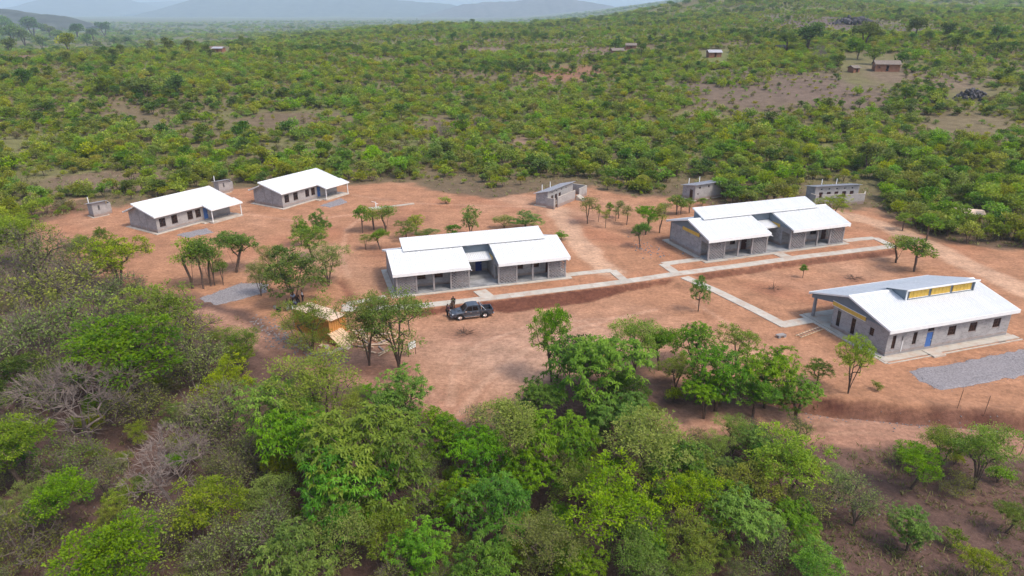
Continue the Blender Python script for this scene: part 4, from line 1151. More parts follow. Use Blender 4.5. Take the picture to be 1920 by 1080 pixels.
# ------------------------------------------------------------------ people
SKIN = simple_mat('brown_skin', (0.085, 0.045, 0.03), 0.6)
HAIR = simple_mat('black_hair', (0.01, 0.01, 0.01), 0.9)
def cloth(name, c): return simple_mat(name, c, 0.9, var=0.12, scale=8)
def skin_obj(name, verts, edges, radii, mat, parent, root=0, sub=1):
    me = bpy.data.meshes.new(name); me.from_pydata(verts, edges, [])
    me.materials.append(mat)
    o = link(name, me, parent)
    md = o.modifiers.new('skin', 'SKIN')
    sv = me.skin_vertices[0].data
    for i, r_ in enumerate(radii): sv[i].radius = (r_, r_) if not hasattr(r_, '__len__') else r_
    for i in range(len(verts)): sv[i].use_root = (i == root)
    o.modifiers.new('sub', 'SUBSURF').levels = sub; o.modifiers['sub'].render_levels = sub
    return o
def person(label, loc, face, pose='stand', shirt=(0.1, 0.1, 0.12), legs=(0.03, 0.03, 0.04), vest=None, group='people', h=1.0, arms=0.0):
    root = thing('person', label, 'person', loc, face, group, h)
    sit = pose == 'sit'
    hz_ = 0.52 if sit else 0.92
    lean = 0.10 if sit else 0.02 + (0.12 if pose == 'lean' else 0)
    V, E_, Rd = [], [], []
    def add(p, r, par=None):
        V.append(p); Rd.append(r)
        if par is not None: E_.append((par, len(V) - 1))
        return len(V) - 1
    pel = add((0, 0, hz_), (0.15, 0.11))
    wst = add((lean * 0.4, 0, hz_ + 0.18), (0.135, 0.10), pel)
    chs = add((lean, 0, hz_ + 0.42), (0.165, 0.11), wst)
    nk = add((lean + 0.02, 0, hz_ + 0.56), (0.055, 0.055), chs)
    hd = add((lean + 0.05, 0, hz_ + 0.66), (0.085, 0.095), nk)
    hd2 = add((lean + 0.05, 0, hz_ + 0.76), (0.075, 0.085), hd)
    add((lean + 0.145, 0, hz_ + 0.685), 0.014, hd)
    for s in (-1, 1): add((lean + 0.04, s * 0.085, hz_ + 0.69), 0.016, hd)
    arm_i, leg_i = [], []
    for s in (-1, 1):
        sh = add((lean, s * 0.20, hz_ + 0.46), 0.06, chs)
        el = add((lean + 0.06 + arms * 0.1, s * 0.26, hz_ + 0.20), 0.042, sh)
        fw = 0.26 if (sit or arms) else 0.10
        wr = add((lean + fw, s * (0.16 if arms else 0.24), hz_ + (0.12 if (sit or arms) else -0.03)), 0.03, el)
        pm = add((lean + fw + 0.04, s * (0.14 if arms else 0.24), hz_ + (0.12 if (sit or arms) else -0.10)), (0.032, 0.02), wr)
        for k in range(4):
            add((lean + fw + 0.05 + (0.07 if sit or arms else 0.02), s * ((0.11 if arms else 0.22) + 0.014 * k), hz_ + (0.10 if sit or arms else -0.185 + 0.012 * abs(k - 1))), 0.008, pm)
        add((lean + fw + 0.075, s * (0.10 if arms else 0.20), hz_ + (0.13 if sit or arms else -0.12)), 0.009, wr)
        arm_i.append((sh, el, wr))
        hp = add((0, s * 0.09, hz_ - 0.06), 0.095, pel)
        if sit:
            kn = add((0.44, s * 0.13, hz_ - 0.03), 0.062, hp); an = add((0.46, s * 0.13, 0.09), 0.042, kn)
        else:
            st = 0.06 * s * (1 if pose == 'step' else 0.3)
            kn = add((0.03 + st, s * 0.10, 0.49), 0.062, hp); an = add((st, s * 0.11, 0.09), 0.042, kn)
        ft = add((V[an][0] + 0.17, s * 0.12, 0.045), (0.04, 0.035), an)
        leg_i.append((hp, kn, an))
    skin_obj('body', V, E_, Rd, SKIN, root, pel)
    def shell(name, idx, edges, grow, mat):
        mp_ = {v: i for i, v in enumerate(idx)}
        rad = [tuple(q + grow for q in (Rd[v] if hasattr(Rd[v], '__len__') else (Rd[v], Rd[v]))) for v in idx]
        return skin_obj(name, [V[v] for v in idx], [(mp_[a], mp_[b]) for a, b in edges], rad, mat, root)
    a_ = [v for t in arm_i for v in t[:2]]
    ed = [(pel, wst), (wst, chs)] + [(chs, t[0]) for t in arm_i] + [(t[0], t[1]) for t in arm_i]
    shell('shirt', [pel, wst, chs] + a_, ed, 0.018, cloth('shirt_cloth', shirt))
    l_ = [v for t in leg_i for v in t]
    ed = [(pel, t[0]) for t in leg_i] + [(t[0], t[1]) for t in leg_i] + [(t[1], t[2]) for t in leg_i]
    shell('trousers', [pel] + l_, ed, 0.016, cloth('trouser_cloth', legs))
    if vest: shell('vest', [wst, chs], [(wst, chs)], 0.036, cloth('vest_cloth', vest))
    skin_obj('hair', [(lean + 0.03, 0, hz_ + 0.74), (lean + 0.03, 0, hz_ + 0.80)], [(0, 1)], [(0.09, 0.10), (0.07, 0.08)], HAIR, root)
    if sit:
        st_ = tag(MB().box(-0.16, 0.22, -0.18, 0.18, 0, 0.42).build('concrete_block', M['stone'], loc=loc, rot=(0, 0, face)), 'concrete block used as a seat under the dark tree', 'block', 'blocks used as seats')
    return root
def P(px, py): q = G(px, py); return (q[0], q[1], q[2])
person('person in dark purple clothes standing at the front of the pickup', P(839, 594), R(40), shirt=(0.06, 0.03, 0.07), legs=(0.012, 0.01, 0.014), group='people by the pickup', arms=1)
person('person in a brown shirt leaning towards the pickup bonnet', P(846.5, 587), R(-60), 'lean', shirt=(0.10, 0.07, 0.05), legs=(0.02, 0.02, 0.025), group='people by the pickup', arms=1)
person('person in a yellow safety vest standing behind the pickup bonnet', P(850.5, 578.5), R(-100), shirt=(0.03, 0.03, 0.04), legs=(0.03, 0.025, 0.02), vest=(0.45, 0.55, 0.05), group='people by the pickup')
person('person in a green safety vest standing by the container door', P(540, 583.5), R(-20), shirt=(0.05, 0.05, 0.06), legs=(0.30, 0.30, 0.33), vest=(0.32, 0.48, 0.08), group='people under the dark tree')
person('seated person in an orange safety vest by the container', P(548, 580), R(150), 'sit', shirt=(0.08, 0.05, 0.04), legs=(0.03, 0.03, 0.05), vest=(0.7, 0.20, 0.03), group='people under the dark tree')
person('seated person in a blue shirt by the container', P(555, 577), R(170), 'sit', shirt=(0.13, 0.17, 0.33), legs=(0.03, 0.03, 0.05), group='people under the dark tree')
person('person in a pale blue shirt standing under the dark tree', P(551, 571), R(-80), shirt=(0.22, 0.28, 0.38), legs=(0.02, 0.02, 0.03), group='people under the dark tree')
person('person in black clothes sitting against the dark tree', P(558, 567), R(-60), 'sit', shirt=(0.02, 0.02, 0.025), legs=(0.015, 0.015, 0.02), group='people under the dark tree')
person('person in a white shirt standing under the dark tree', P(568.5, 566.5), R(200), shirt=(0.70, 0.70, 0.72), legs=(0.02, 0.02, 0.03), group='people under the dark tree')
def pot(name, label, px, py, r_, h, mat):
    q = P(px, py); t = thing(name, label, 'bucket', q, 0.3)
    mb = MB()
    prof = [(0.72, 0), (0.95, 0.35), (1.0, 0.7), (0.9, 1.0)]
    n = 14
    vs = [(r_ * k * math.cos(2 * math.pi * i / n), r_ * k * math.sin(2 * math.pi * i / n), h * z) for k, z in prof + [(0.82, 1.0), (0.8, 0.3)] for i in range(n)]
    m_ = len(prof) + 2
    mb.add(vs, [(j * n + i, j * n + (i + 1) % n, (j + 1) * n + (i + 1) % n, (j + 1) * n + i) for j in range(m_ - 1) for i in range(n)] + [list(range(n))[::-1], [(m_ - 1) * n + i for i in range(n)]])
    mb.build('vessel', mat, t)
    hb = MB()
    for i in range(8):
        a0, a1 = math.pi * i / 8, math.pi * (i + 1) / 8
        hb.tube((r_ * 0.9 * math.cos(a0), 0, h + r_ * 0.7 * math.sin(a0)), (r_ * 0.9 * math.cos(a1), 0, h + r_ * 0.7 * math.sin(a1)), 0.012, n=4)
    hb.build('handle', M['rust'], t)
pot('cooking_pot', 'black cooking pot on the dirt near the container door', 523.5, 584, 0.32, 0.5, M['dark'])
pot('water_bucket', 'pale bucket standing on the dirt beyond the cooking pot', 516, 579, 0.22, 0.42, M['column'])

# ------------------------------------------------------------------ far huts
def hut(label, px, py, w, d, h, rz, roof='thatch', wall='mud', group='village huts in the bush', pitch=0.45):
    q = G(px, py)
    r = thing('village_hut', label, 'hut', tuple(q), rz, group)
    MB().wall((-w / 2, -d / 2), (w / 2, -d / 2), -0.4, h, 0.2, [(w * 0.45, w * 0.45 + 0.9, -0.1, 2.0), (w * 0.12, w * 0.12 + 0.6, 1.0, 1.6)]).build('front_wall', M[wall], r)
    MB().wall((w / 2, d / 2), (-w / 2, d / 2), -0.4, h, 0.2).build('back_wall', M[wall], r)
    ph = h + pitch * d / 2
    for x in (-w / 2, w / 2 - 0.2): MB().prism([(-d / 2 + 0.2, -0.4), (d / 2 - 0.2, -0.4), (d / 2 - 0.2, h), (0, ph - 0.12), (-d / 2 + 0.2, h)], x, x + 0.2, 'x').build('side_wall', M[wall], r)
    for s in (-1, 1):
        MB().prism([(0, ph + 0.12), (s * (d / 2 + 0.5), h - pitch * 0.5 + 0.12), (s * (d / 2 + 0.5), h - pitch * 0.5), (0, ph)], -w / 2 - 0.4, w / 2 + 0.4, 'x').build('roof', M[roof], r)
hut('red mud hut with grey thatched roof on the bare rise', 1660, 132, 9.0, 5.0, 2.6, R(-12))
hut('tiny thatched shelter on the bare rise beside the red mud hut', 1600, 135, 3.2, 3.0, 1.8, R(20))
hut('mud house with pale tin roof among the roadside bushes', 1338, 107, 6.2, 4.2, 2.4, R(4), 'tinroof')
hut('low thatched hut beside the tall dark tree in the village', 1157, 101, 6.5, 4.5, 2.0, R(8))
hut('brown mud hut with thatch next to the tall dark village tree', 1183, 92, 6.0, 4.5, 2.3, R(-10))
hut('small dark-roofed hut under the spreading village trees', 1462, 96, 4.5, 4.0, 2.0, R(15))
hut('lone house with white tin roof in the far woodland', 411, 97, 6.5, 5.0, 2.2, R(-5), 'tinroof', pitch=0.3)
hut('red brick shelter with pale roof in the woodland edge by the dirt track', 1813, 416, 3.6, 2.8, 1.9, R(-25), 'ply', 'mud', pitch=0.15)

# ------------------------------------------------------------------ plants
def kites(Pn, Dn, Ln, Wn, rr):
    """leaf-shaped quads from points, directions, lengths, widths"""
    up = rr.normal(0, 0.5, Dn.shape) + np.array((0, 0, 1.0))
    S = np.cross(Dn, up); S /= np.linalg.norm(S, axis=1)[:, None] + 1e-9
    a = Pn; c = Pn + Dn * Ln[:, None]; m = Pn + Dn * (Ln * 0.5)[:, None]
    h = (Wn / 2)[:, None]
    return np.stack([a, m + S * h, c, m - S * h], 1)

def unit(v): return v / (np.linalg.norm(v, axis=-1, keepdims=True) + 1e-9)

def skeleton(rr, H, Wd, cb, stems, clusters, lobes, flat_top=0.0, lean=0.0, lobe_r=(0.30, 0.48), lobe_in=(0.30, 0.72)):
    cr, ch = Wd / 2, (H - cb) / 2
    cz = cb + ch
    L = []
    for i in range(lobes):
        a = 2.39996 * i + rr.uniform(-0.4, 0.4); f = rr.uniform(*lobe_in)
        z = cz + ch * rr.uniform(-0.72, 0.62) * (1 - 0.25 * f) * (1 - flat_top * 0.6) + flat_top * ch * 0.35
        R_ = cr * rr.uniform(*lobe_r)
        L.append((np.array((math.cos(a) * cr * f, math.sin(a) * cr * f, z)), R_))
    L.append((np.array((0, 0, cz + ch * 0.45)), cr * 0.42))
    pts, nrm, tint = [], [], []
    wts = np.array([l[1] ** 2 for l in L]); wts /= wts.sum()
    lt = rr.uniform(0.15, 0.85, len(L))
    for k in range(clusters):
        i = rr.choice(len(L), p=wts); c, R_ = L[i]
        d = rr.normal(0, 1, 3); d[2] = abs(d[2]) * 1.1 - 0.45; d /= np.linalg.norm(d)
        p = c + d * R_ * np.array((1, 1, 0.78)) * rr.uniform(0.62, 1.05)
        p[2] = min(max(p[2], cb * 0.75), H)
        pts.append(p); nrm.append(d); tint.append(np.clip(lt[i] + rr.normal(0, 0.18), 0, 1))
    pts = np.array(pts); pts[:, 0] += lean * pts[:, 2]
    # skeleton nodes
    nodes = [np.array((0, 0, -0.25))]; par = [-1]
    for s in range(stems):
        a = 2 * math.pi * s / stems + rr.uniform(-0.5, 0.5); sp = (0.0 if stems == 1 else cr * rr.uniform(0.22, 0.42))
        prev = 0
        sh_ = cb + (H - cb) * rr.uniform(0.30, 0.62)
        for t in (0.12, 0.3, 0.5, 0.75, 1.0):
            q = np.array((math.cos(a) * sp * t ** 1.25 + lean * sh_ * t, math.sin(a) * sp * t ** 1.25, sh_ * t)) + np.append(rr.normal(0, 0.016 * cb, 2), 0)
            nodes.append(q); par.append(prev); prev = len(nodes) - 1
    order = np.argsort(np.linalg.norm(pts - np.array((0, 0, cb)), axis=1))
    cl = {}
    for k in order:
        p = pts[k]; A = np.array(nodes[1:])
        hd_ = np.hypot(A[:, 0] - p[0], A[:, 1] - p[1])
        cost = np.linalg.norm(A - p, axis=1) + 1.3 * np.maximum(0, A[:, 2] - p[2] + 0.35 * hd_)
        j = int(np.argmin(cost)) + 1
        m = (nodes[j] * 0.5 + p * 0.5) + rr.normal(0, 0.05, 3) * np.linalg.norm(p - nodes[j]); m[2] += 0.04 * np.linalg.norm(p - nodes[j])
        nodes.append(m); par.append(j); nodes.append(p); par.append(len(nodes) - 2); cl[k] = len(nodes) - 1
    cnt = np.ones(len(nodes))
    for i in range(len(nodes) - 1, 0, -1): cnt[par[i]] += cnt[i]
    return np.array(nodes), par, cnt, pts, np.array(nrm), np.array(tint)

def limbs(nodes, par, cnt, rtip, power=0.46, min_r=0.0):
    mb = MB()
    for i in range(1, len(nodes)):
        j = par[i]; r0 = rtip * cnt[i if j == 0 else j] ** power; r1 = rtip * cnt[i] ** power
        r0 = min(r0, r1 * 1.6)
        if max(r0, r1) < min_r: continue
        n = 6 if r1 > 0.05 else (4 if r1 > 0.025 else 3)
        mb.tube(nodes[j], nodes[i], r0, r1, n=n, caps=False)
    return mb

def crown_mesh(name, rr, style, pts, nrm, tint, size, mat):
    Q, T = [], []
    n = len(pts)
    if style == 'droop':
        for p, d, t in zip(pts, nrm, tint):
            k = rr.integers(9, 13)
            a = rr.uniform(0, 6.28) + np.arange(k) * 2.39996
            el = rr.uniform(-0.1, 0.75, k)
            h = np.stack([np.cos(a) * np.cos(el), np.sin(a) * np.cos(el), np.sin(el)], 1)
            h = unit(h + 0.35 * d)
            Lf = rr.uniform(0.45, 0.85, k) * size
            s = unit(np.cross(h, np.array((0, 0, 1.0))) + 1e-6)
            p0 = p + rr.normal(0, 0.05 * size, (k, 3))
            p1 = p0 + h * (Lf * 0.55)[:, None]; p2 = p0 + h * (Lf * 0.92)[:, None] - np.array((0, 0, 1.0)) * (Lf * rr.uniform(0.28, 0.6, k))[:, None]
            w = (Lf * 0.12)[:, None]
            Q.append(np.stack([p0 - s * w * 0.4, p0 + s * w * 0.4, p1 + s * w, p1 - s * w], 1)); Q.append(np.stack([p1 - s * w, p1 + s * w, p2 + s * w * 0.25, p2 - s * w * 0.25], 1))
            T.append(np.tile(np.clip(t + rr.normal(0, 0.08, k), 0, 1), 2))
    else:
        per, ls, spread, wr = {'fine': (46, 0.15, 0.50, 0.5), 'broad': (34, 0.22, 0.46, 0.55), 'dense': (34, 0.24, 0.42, 0.6), 'sparse': (17, 0.12, 0.5, 0.55), 'far': (14, 0.46, 0.6, 0.7), 'farfine': (18, 0.34, 0.65, 0.6)}[style]
        for p, d, t in zip(pts, nrm, tint):
            k = max(3, int(per * rr.uniform(0.6, 1.3)))
            off = rr.normal(0, 1, (k, 3)); off = unit(off) * (rr.uniform(0, 1, (k, 1)) ** 0.5) * spread * size * np.array((1.15, 1.15, 0.6))
            dd = unit(unit(off + 0.4 * d) + rr.normal(0, 0.5, (k, 3)) + np.array((0, 0, -0.15)))
            Ln = ls * size * rr.uniform(0.6, 1.35, k)
            Q.append(kites(p + off, dd, Ln, Ln * wr, rr)); T.append(np.clip(t + rr.normal(0, 0.14, k), 0, 1))
    Q = np.concatenate(Q); T = np.concatenate(T)
    me = bpy.data.meshes.new(name)
    fill_mesh(me, Q.reshape(-1, 3), np.arange(len(Q) * 4).reshape(-1, 4))
    at = me.attributes.new('tint', 'FLOAT', 'POINT')
    at.data.foreach_set('value', np.repeat(T, 4).astype(np.float32))
    me.materials.append(mat)
    return me

PROTO = {}
def make_proto(kind, seed, H, Wd, cb, stems, clusters, lobes, style, size, mat, bark='bark', rtip=0.0075, **kw):
    rr = np.random.default_rng(seed)
    nodes, par, cnt, pts, nrm, tint = skeleton(rr, H, Wd, cb, stems, clusters, lobes, **kw)
    mb = limbs(nodes, par, cnt, rtip)
    if style in ('bare', 'sparse'):
        for p, d in zip(pts, nrm):
            for _ in range(6 if style == 'bare' else 4):
                q = p + (unit(d + rr.normal(0, 0.6, 3) + np.array((0, 0, 0.3)))) * rr.uniform(0.3, 0.75) * size
                mb.tube(p, q, 0.011, 0.005, n=3, caps=False)
    tm = mb.mesh('trunk', M[bark])
    cm = None if style == 'bare' else crown_mesh('crown', rr, style, pts, nrm, tint, size, M[mat])
    PROTO.setdefault(kind, []).append((tm, cm, H, Wd))
for s in range(4): make_proto('D', 100 + s, 6.0, 5.6, 1.3, 2 + s % 2, 430, 13, 'droop', 0.46, 'leaf_D')
for s in range(3): make_proto('F', 110 + s, 6.0, 5.2, 1.25, 4, 210, 10, 'fine', 0.85, 'leaf_F')
for s in range(3): make_proto('B', 120 + s, 5.6, 5.2, 1.3, 1 + s % 2, 260, 10, 'broad', 0.62, 'leaf_B')
for s in range(2): make_proto('Y', 130 + s, 5.4, 5.6, 1.6, 3, 230, 10, 'broad', 0.6, 'leaf_Y', flat_top=0.3)
for s in range(2): make_proto('K', 140 + s, 6.0, 5.4, 1.2, 2, 170, 8, 'dense', 0.9, 'leaf_K', lobe_r=(0.4, 0.55))
for s in range(3): make_proto('S', 150 + s, 3.8, 4.2, 0.7, 5, 150, 8, 'sparse', 1.0, 'leaf_S', 'greybark', 0.008)
for s in range(3): make_proto('N', 160 + s, 5.2, 4.4, 1.0, 2, 190, 9, 'bare', 0.9, None, 'palebark', 0.0055)
for s in range(2): make_proto('U', 170 + s, 1.7, 2.2, 0.35, 4, 46, 6, 'broad', 0.62, 'leaf_Y' if s else 'leaf_B', 'bark', 0.008)
for s in range(2): make_proto('P', 180 + s, 3.4, 2.0, 1.25, 2, 40, 5, 'fine', 0.8, 'leaf_F', 'bark', 0.009)
for s in range(2): make_proto('Q', 190 + s, 3.2, 1.9, 1.1, 1, 46, 5, 'broad', 0.75, 'leaf_B', 'bark', 0.009)
for s in range(2): make_proto('f', 200 + s, 4.6, 4.6, 1.1, 2, 70, 7, 'farfine', 1.0, 'leaf_far', rtip=0.014)
for s in range(2): make_proto('d', 210 + s, 4.4, 4.6, 1.0, 2, 75, 7, 'far', 0.9, 'leaf_far', rtip=0.014)
for s in range(2): make_proto('k', 220 + s, 4.6, 4.8, 0.9, 2, 75, 7, 'far', 0.95, 'leaf_fard', rtip=0.014)
for s in range(2): make_proto('g', 230 + s, 9.0, 9.0, 2.0, 2, 190, 9, 'far', 1.2, 'leaf_fard', rtip=0.024, flat_top=0.5)

NAMES = {'D': 'drooping_tree', 'F': 'feathery_tree', 'B': 'broadleaf_tree', 'Y': 'open_crowned_tree', 'K': 'dark_tree', 'S': 'scrub_bush', 'N': 'bare_tree', 'U': 'low_shrub', 'P': 'slender_sapling', 'Q': 'leafy_sapling',
         'f': 'woodland_tree', 'd': 'woodland_bush', 'k': 'dark_woodland_tree', 'g': 'spreading_tree'}
LOOK = {'D': 'drooping green tree', 'F': 'feathery olive tree', 'B': 'bright leafy tree', 'Y': 'yellowish open tree', 'K': 'dense dark tree', 'S': 'grey scrub bush', 'N': 'pale leafless tree',
        'U': 'leafy green shrub', 'P': 'feathery sapling', 'Q': 'leafy sapling', 'f': 'loose pale tree', 'd': 'rounded green bush', 'k': 'dark green tree', 'g': 'spreading dark tree'}
CAT = {'S': 'bush', 'U': 'shrub', 'P': 'sapling', 'Q': 'sapling', 'd': 'bush'}
def zone(px, py):
    if py > 800 and px > 1560: return 'on the slope below the road'
    if px > 1290 and py > 800: return 'in thicket below the dirt road'
    if px > 960 and 590 < py: return 'between bare yard and dirt road'
    if py > 690 and px > 480: return 'in thicket below the bare yard'
    if px <= 480 and py > 620: return 'in scrub below the gravel patch'
    if px < 480 and py > 420: return 'at the scrub edge by gravel'
    if py > 420: return 'on cleared ground between the buildings'
    if py < 130: return 'near the far village huts'
    if px < 480: return 'in bush behind the near house'
    if px < 960: return 'in bush behind the second house'
    if px < 1250: return 'in woodland behind the stepped latrine'
    if px < 1500: return 'in woodland behind the middle latrine'
    return 'in woodland behind the screened latrine'

placed = []; later = []; kinds = []
def put(kind, x, y, h, w, label=None, variant=None, rz=None, group=None):
    z = float(terrain(x, y))
    ps = PROTO[kind]; tm, cm, H, Wd = ps[random.randrange(len(ps)) if variant is None else variant]
    px, py, _ = to_px(x, y, z)
    t = thing(NAMES[kind], label or '', CAT.get(kind, 'tree'), (x, y, z), random.uniform(0, 6.28) if rz is None else rz, group)
    if not label: later.append((t, kind, x, y, h, zone(px, py)))
    t.scale = (w / Wd, w / Wd, h / H)
    o = bpy.data.objects.new('trunk', tm); COL.objects.link(o); o.parent = t
    if cm:
        o = bpy.data.objects.new('crown', cm); COL.objects.link(o); o.parent = t
    placed.append((x, y, w)); kinds.append(kind)
    return t

def by_base(kind, px, py, top, wpx, label=None, group=None, **kw):
    """tree whose trunk foot is at a pixel; top = pixel row of its crown top"""
    q = G(px, py); _, _, dep = to_px(*q)
    # height from the rows: a vertical line at this foot
    lo, hi = 0.3, 20.0
    for _ in range(40):
        m = (lo + hi) / 2
        if to_px(q[0], q[1], q[2] + m)[1] > top: lo = m
        else: hi = m
    return put(kind, q[0], q[1], lo * 1.06, wpx * dep / F_PX * 1.12, label, group=group, **kw)

def by_crown(kind, cx, cy, wpx, ratio=None):
    ratio = ratio or {'D': 1.0, 'F': 1.05, 'B': 1.0, 'Y': 0.95, 'K': 1.05, 'S': 0.85, 'N': 1.0, 'U': 0.8, 'f': 1.0, 'd': 0.95, 'k': 1.0, 'g': 1.0}.get(kind, 1)
    h = 4.0
    for _ in range(4):
        q = G(cx, cy, h * 0.62); _, _, dep = to_px(q[0], q[1], q[2] + h * 0.62)
        w = wpx * dep / F_PX * 1.12; h = min(max(w * ratio, 1.2), 9.0)
    return put(kind, q[0], q[1], h, w)

# --- trees on the cleared ground: foot pixel, crown top row, crown width
by_base('F', 748, 692, 536, 124, 'larger of two fine-leaved twin trees, right beside the white notice board', variant=0)
by_base('F', 693, 685, 548, 104, 'slimmer of the twin fine-leaved trees, standing by the plank pile', variant=1)
by_base('F', 586, 660, 570, 108, 'thin olive tree growing in front of the orange container', variant=2)
by_base('K', 556, 566, 470, 100, 'dark olive tree shading the seated people by the container')
by_base('F', 617, 536, 462, 78, 'olive tree between the shaded people and the classroom wall')
by_base('B', 589, 490, 425, 72, 'layered bright green tree behind the olive tree by the container')
by_base('B', 603, 448, 390, 40, 'thin tree with tufted top on the slope below the second house')
by_base('B', 566, 462, 402, 40, 'small round tree next to the thin tufted tree below the second house')
by_base('Y', 228, 545, 448, 122, 'vase-shaped yellow-green tree with many stems at the scrub edge', variant=1)
by_base('B', 200, 500, 428, 48, 'dark leafy tree just behind the vase-shaped tree')
by_base('B', 160, 505, 440, 50, 'dark green bushy tree beside the vase-shaped tree')
for px, py, tp, w in ((362, 541, 447, 58), (382, 541, 452, 46), (395, 536, 445, 48), (403, 535, 462, 34), (419, 534, 488, 26)):
    by_base('P', px, py, tp, w, 'slender tree in the row above the gravel patch', 'slender trees above the gravel patch')
by_base('B', 444, 511, 432, 84, 'full green tree above the row of slender trees')
by_base('F', 490, 555, 488, 40, 'thin feathery tree at the end of the gravel patch')
by_base('F', 517, 524, 458, 56, 'grey-olive feathery tree behind the dark shade tree')
by_base('Q', 680, 437, 388, 26, 'dark sapling beside the hand pump slab', rz=1)
by_base('P', 701, 431, 390, 36, 'feathery sapling in front of the hand pump slab')
by_base('P', 724, 434, 386, 44, 'wide feathery sapling between the pump slab and the classroom roof')
by_base('B', 713, 468, 430, 40, 'dark round tree at the back corner of the classroom by the pickup')
by_base('P', 686, 468, 440, 22, 'very thin sapling near the dark round tree')
by_base('B', 762, 450, 414, 42, 'bushy dark tree showing over the classroom clerestory end')
by_base('Y', 780, 440, 403, 36, 'yellowing bush behind the bushy dark tree at the classroom')
by_base('F', 803, 452, 428, 44, 'low olive shrub behind the classroom roof')
by_base('Q', 848, 446, 423, 26, 'small green sapling peeping over the classroom clerestory')
by_base('D', 883, 443, 388, 40, 'tiered tall sapling behind the classroom roof')
by_base('F', 945, 428, 402, 38, 'pale feathery tree behind the classroom clerestory')
by_base('B', 985, 428, 400, 62, 'wide dark green tree behind the classroom clerestory')
by_base('B', 1052, 450, 432, 26, 'little green bush off the end of the classroom roof')
for i, (px, py, tp, w, k) in enumerate(((1101, 420, 370, 32, 'P'), (1122, 416, 384, 12, 'P'), (1135, 428, 392, 14, 'P'), (1142, 408, 380, 13, 'Q'), (1160, 410, 376, 20, 'P'), (1154, 415, 390, 12, 'P'), (1175, 422, 386, 22, 'P'),
                         (1236, 437, 384, 30, 'P'), (1268, 403, 368, 28, 'Q'), (1276, 402, 376, 20, 'Q'), (1292, 400, 372, 20, 'P'), (1245, 405, 380, 26, 'P'))):
    by_base(k, px, py, tp, w, ('planted feathery sapling' if k == 'P' else 'planted leafy sapling') + ' in the ground between the track and the far classroom', 'saplings between the track and the far classroom')
by_base('B', 1200, 465, 416, 40, 'two-stemmed round tree by the open trench near the far classroom', variant=1)
by_base('B', 1210, 440, 384, 46, 'taller green tree right behind the two-stemmed round tree')
by_base('B', 1309, 584, 517, 36, 'single round tree on the yard beside the path to the office')
by_base('P', 1680, 493, 442, 48, 'feathery multi-stemmed tree at the corner of the footpath loop')
by_base('Q', 1713, 509, 452, 50, 'leaning leafy tree beside the dirt track past the footpath loop')
by_base('Y', 1590, 738, 630, 74, 'leaning slim tree in front of the office gable', variant=0)
by_base('Q', 1505, 521, 497, 13, 'tiny sapling with drooping leaves on the open ground before the far classroom')
by_base('Q', 1736, 452, 403, 34, 'two-toned tree beside the dirt track')
by_base('Q', 1692, 432, 400, 26, 'green tree at the bend of the dirt track')
by_base('Y', 1560, 408, 368, 62, 'yellow-green tree between the far classroom roof and the screened latrine')
by_base('Q', 1316, 386, 372, 14, 'round shrub in front of the middle latrine')
by_base('B', 1034, 716, 574, 80, 'tall thin tree with tufted top at the lower edge of the yard')
by_base('U', 836, 382, 370, 20, 'lone bright shrub on the cleared ground before the woodland')
by_base('U', 1645, 732, 718, 20, 'small pale shrub near the ditch below the office gable')

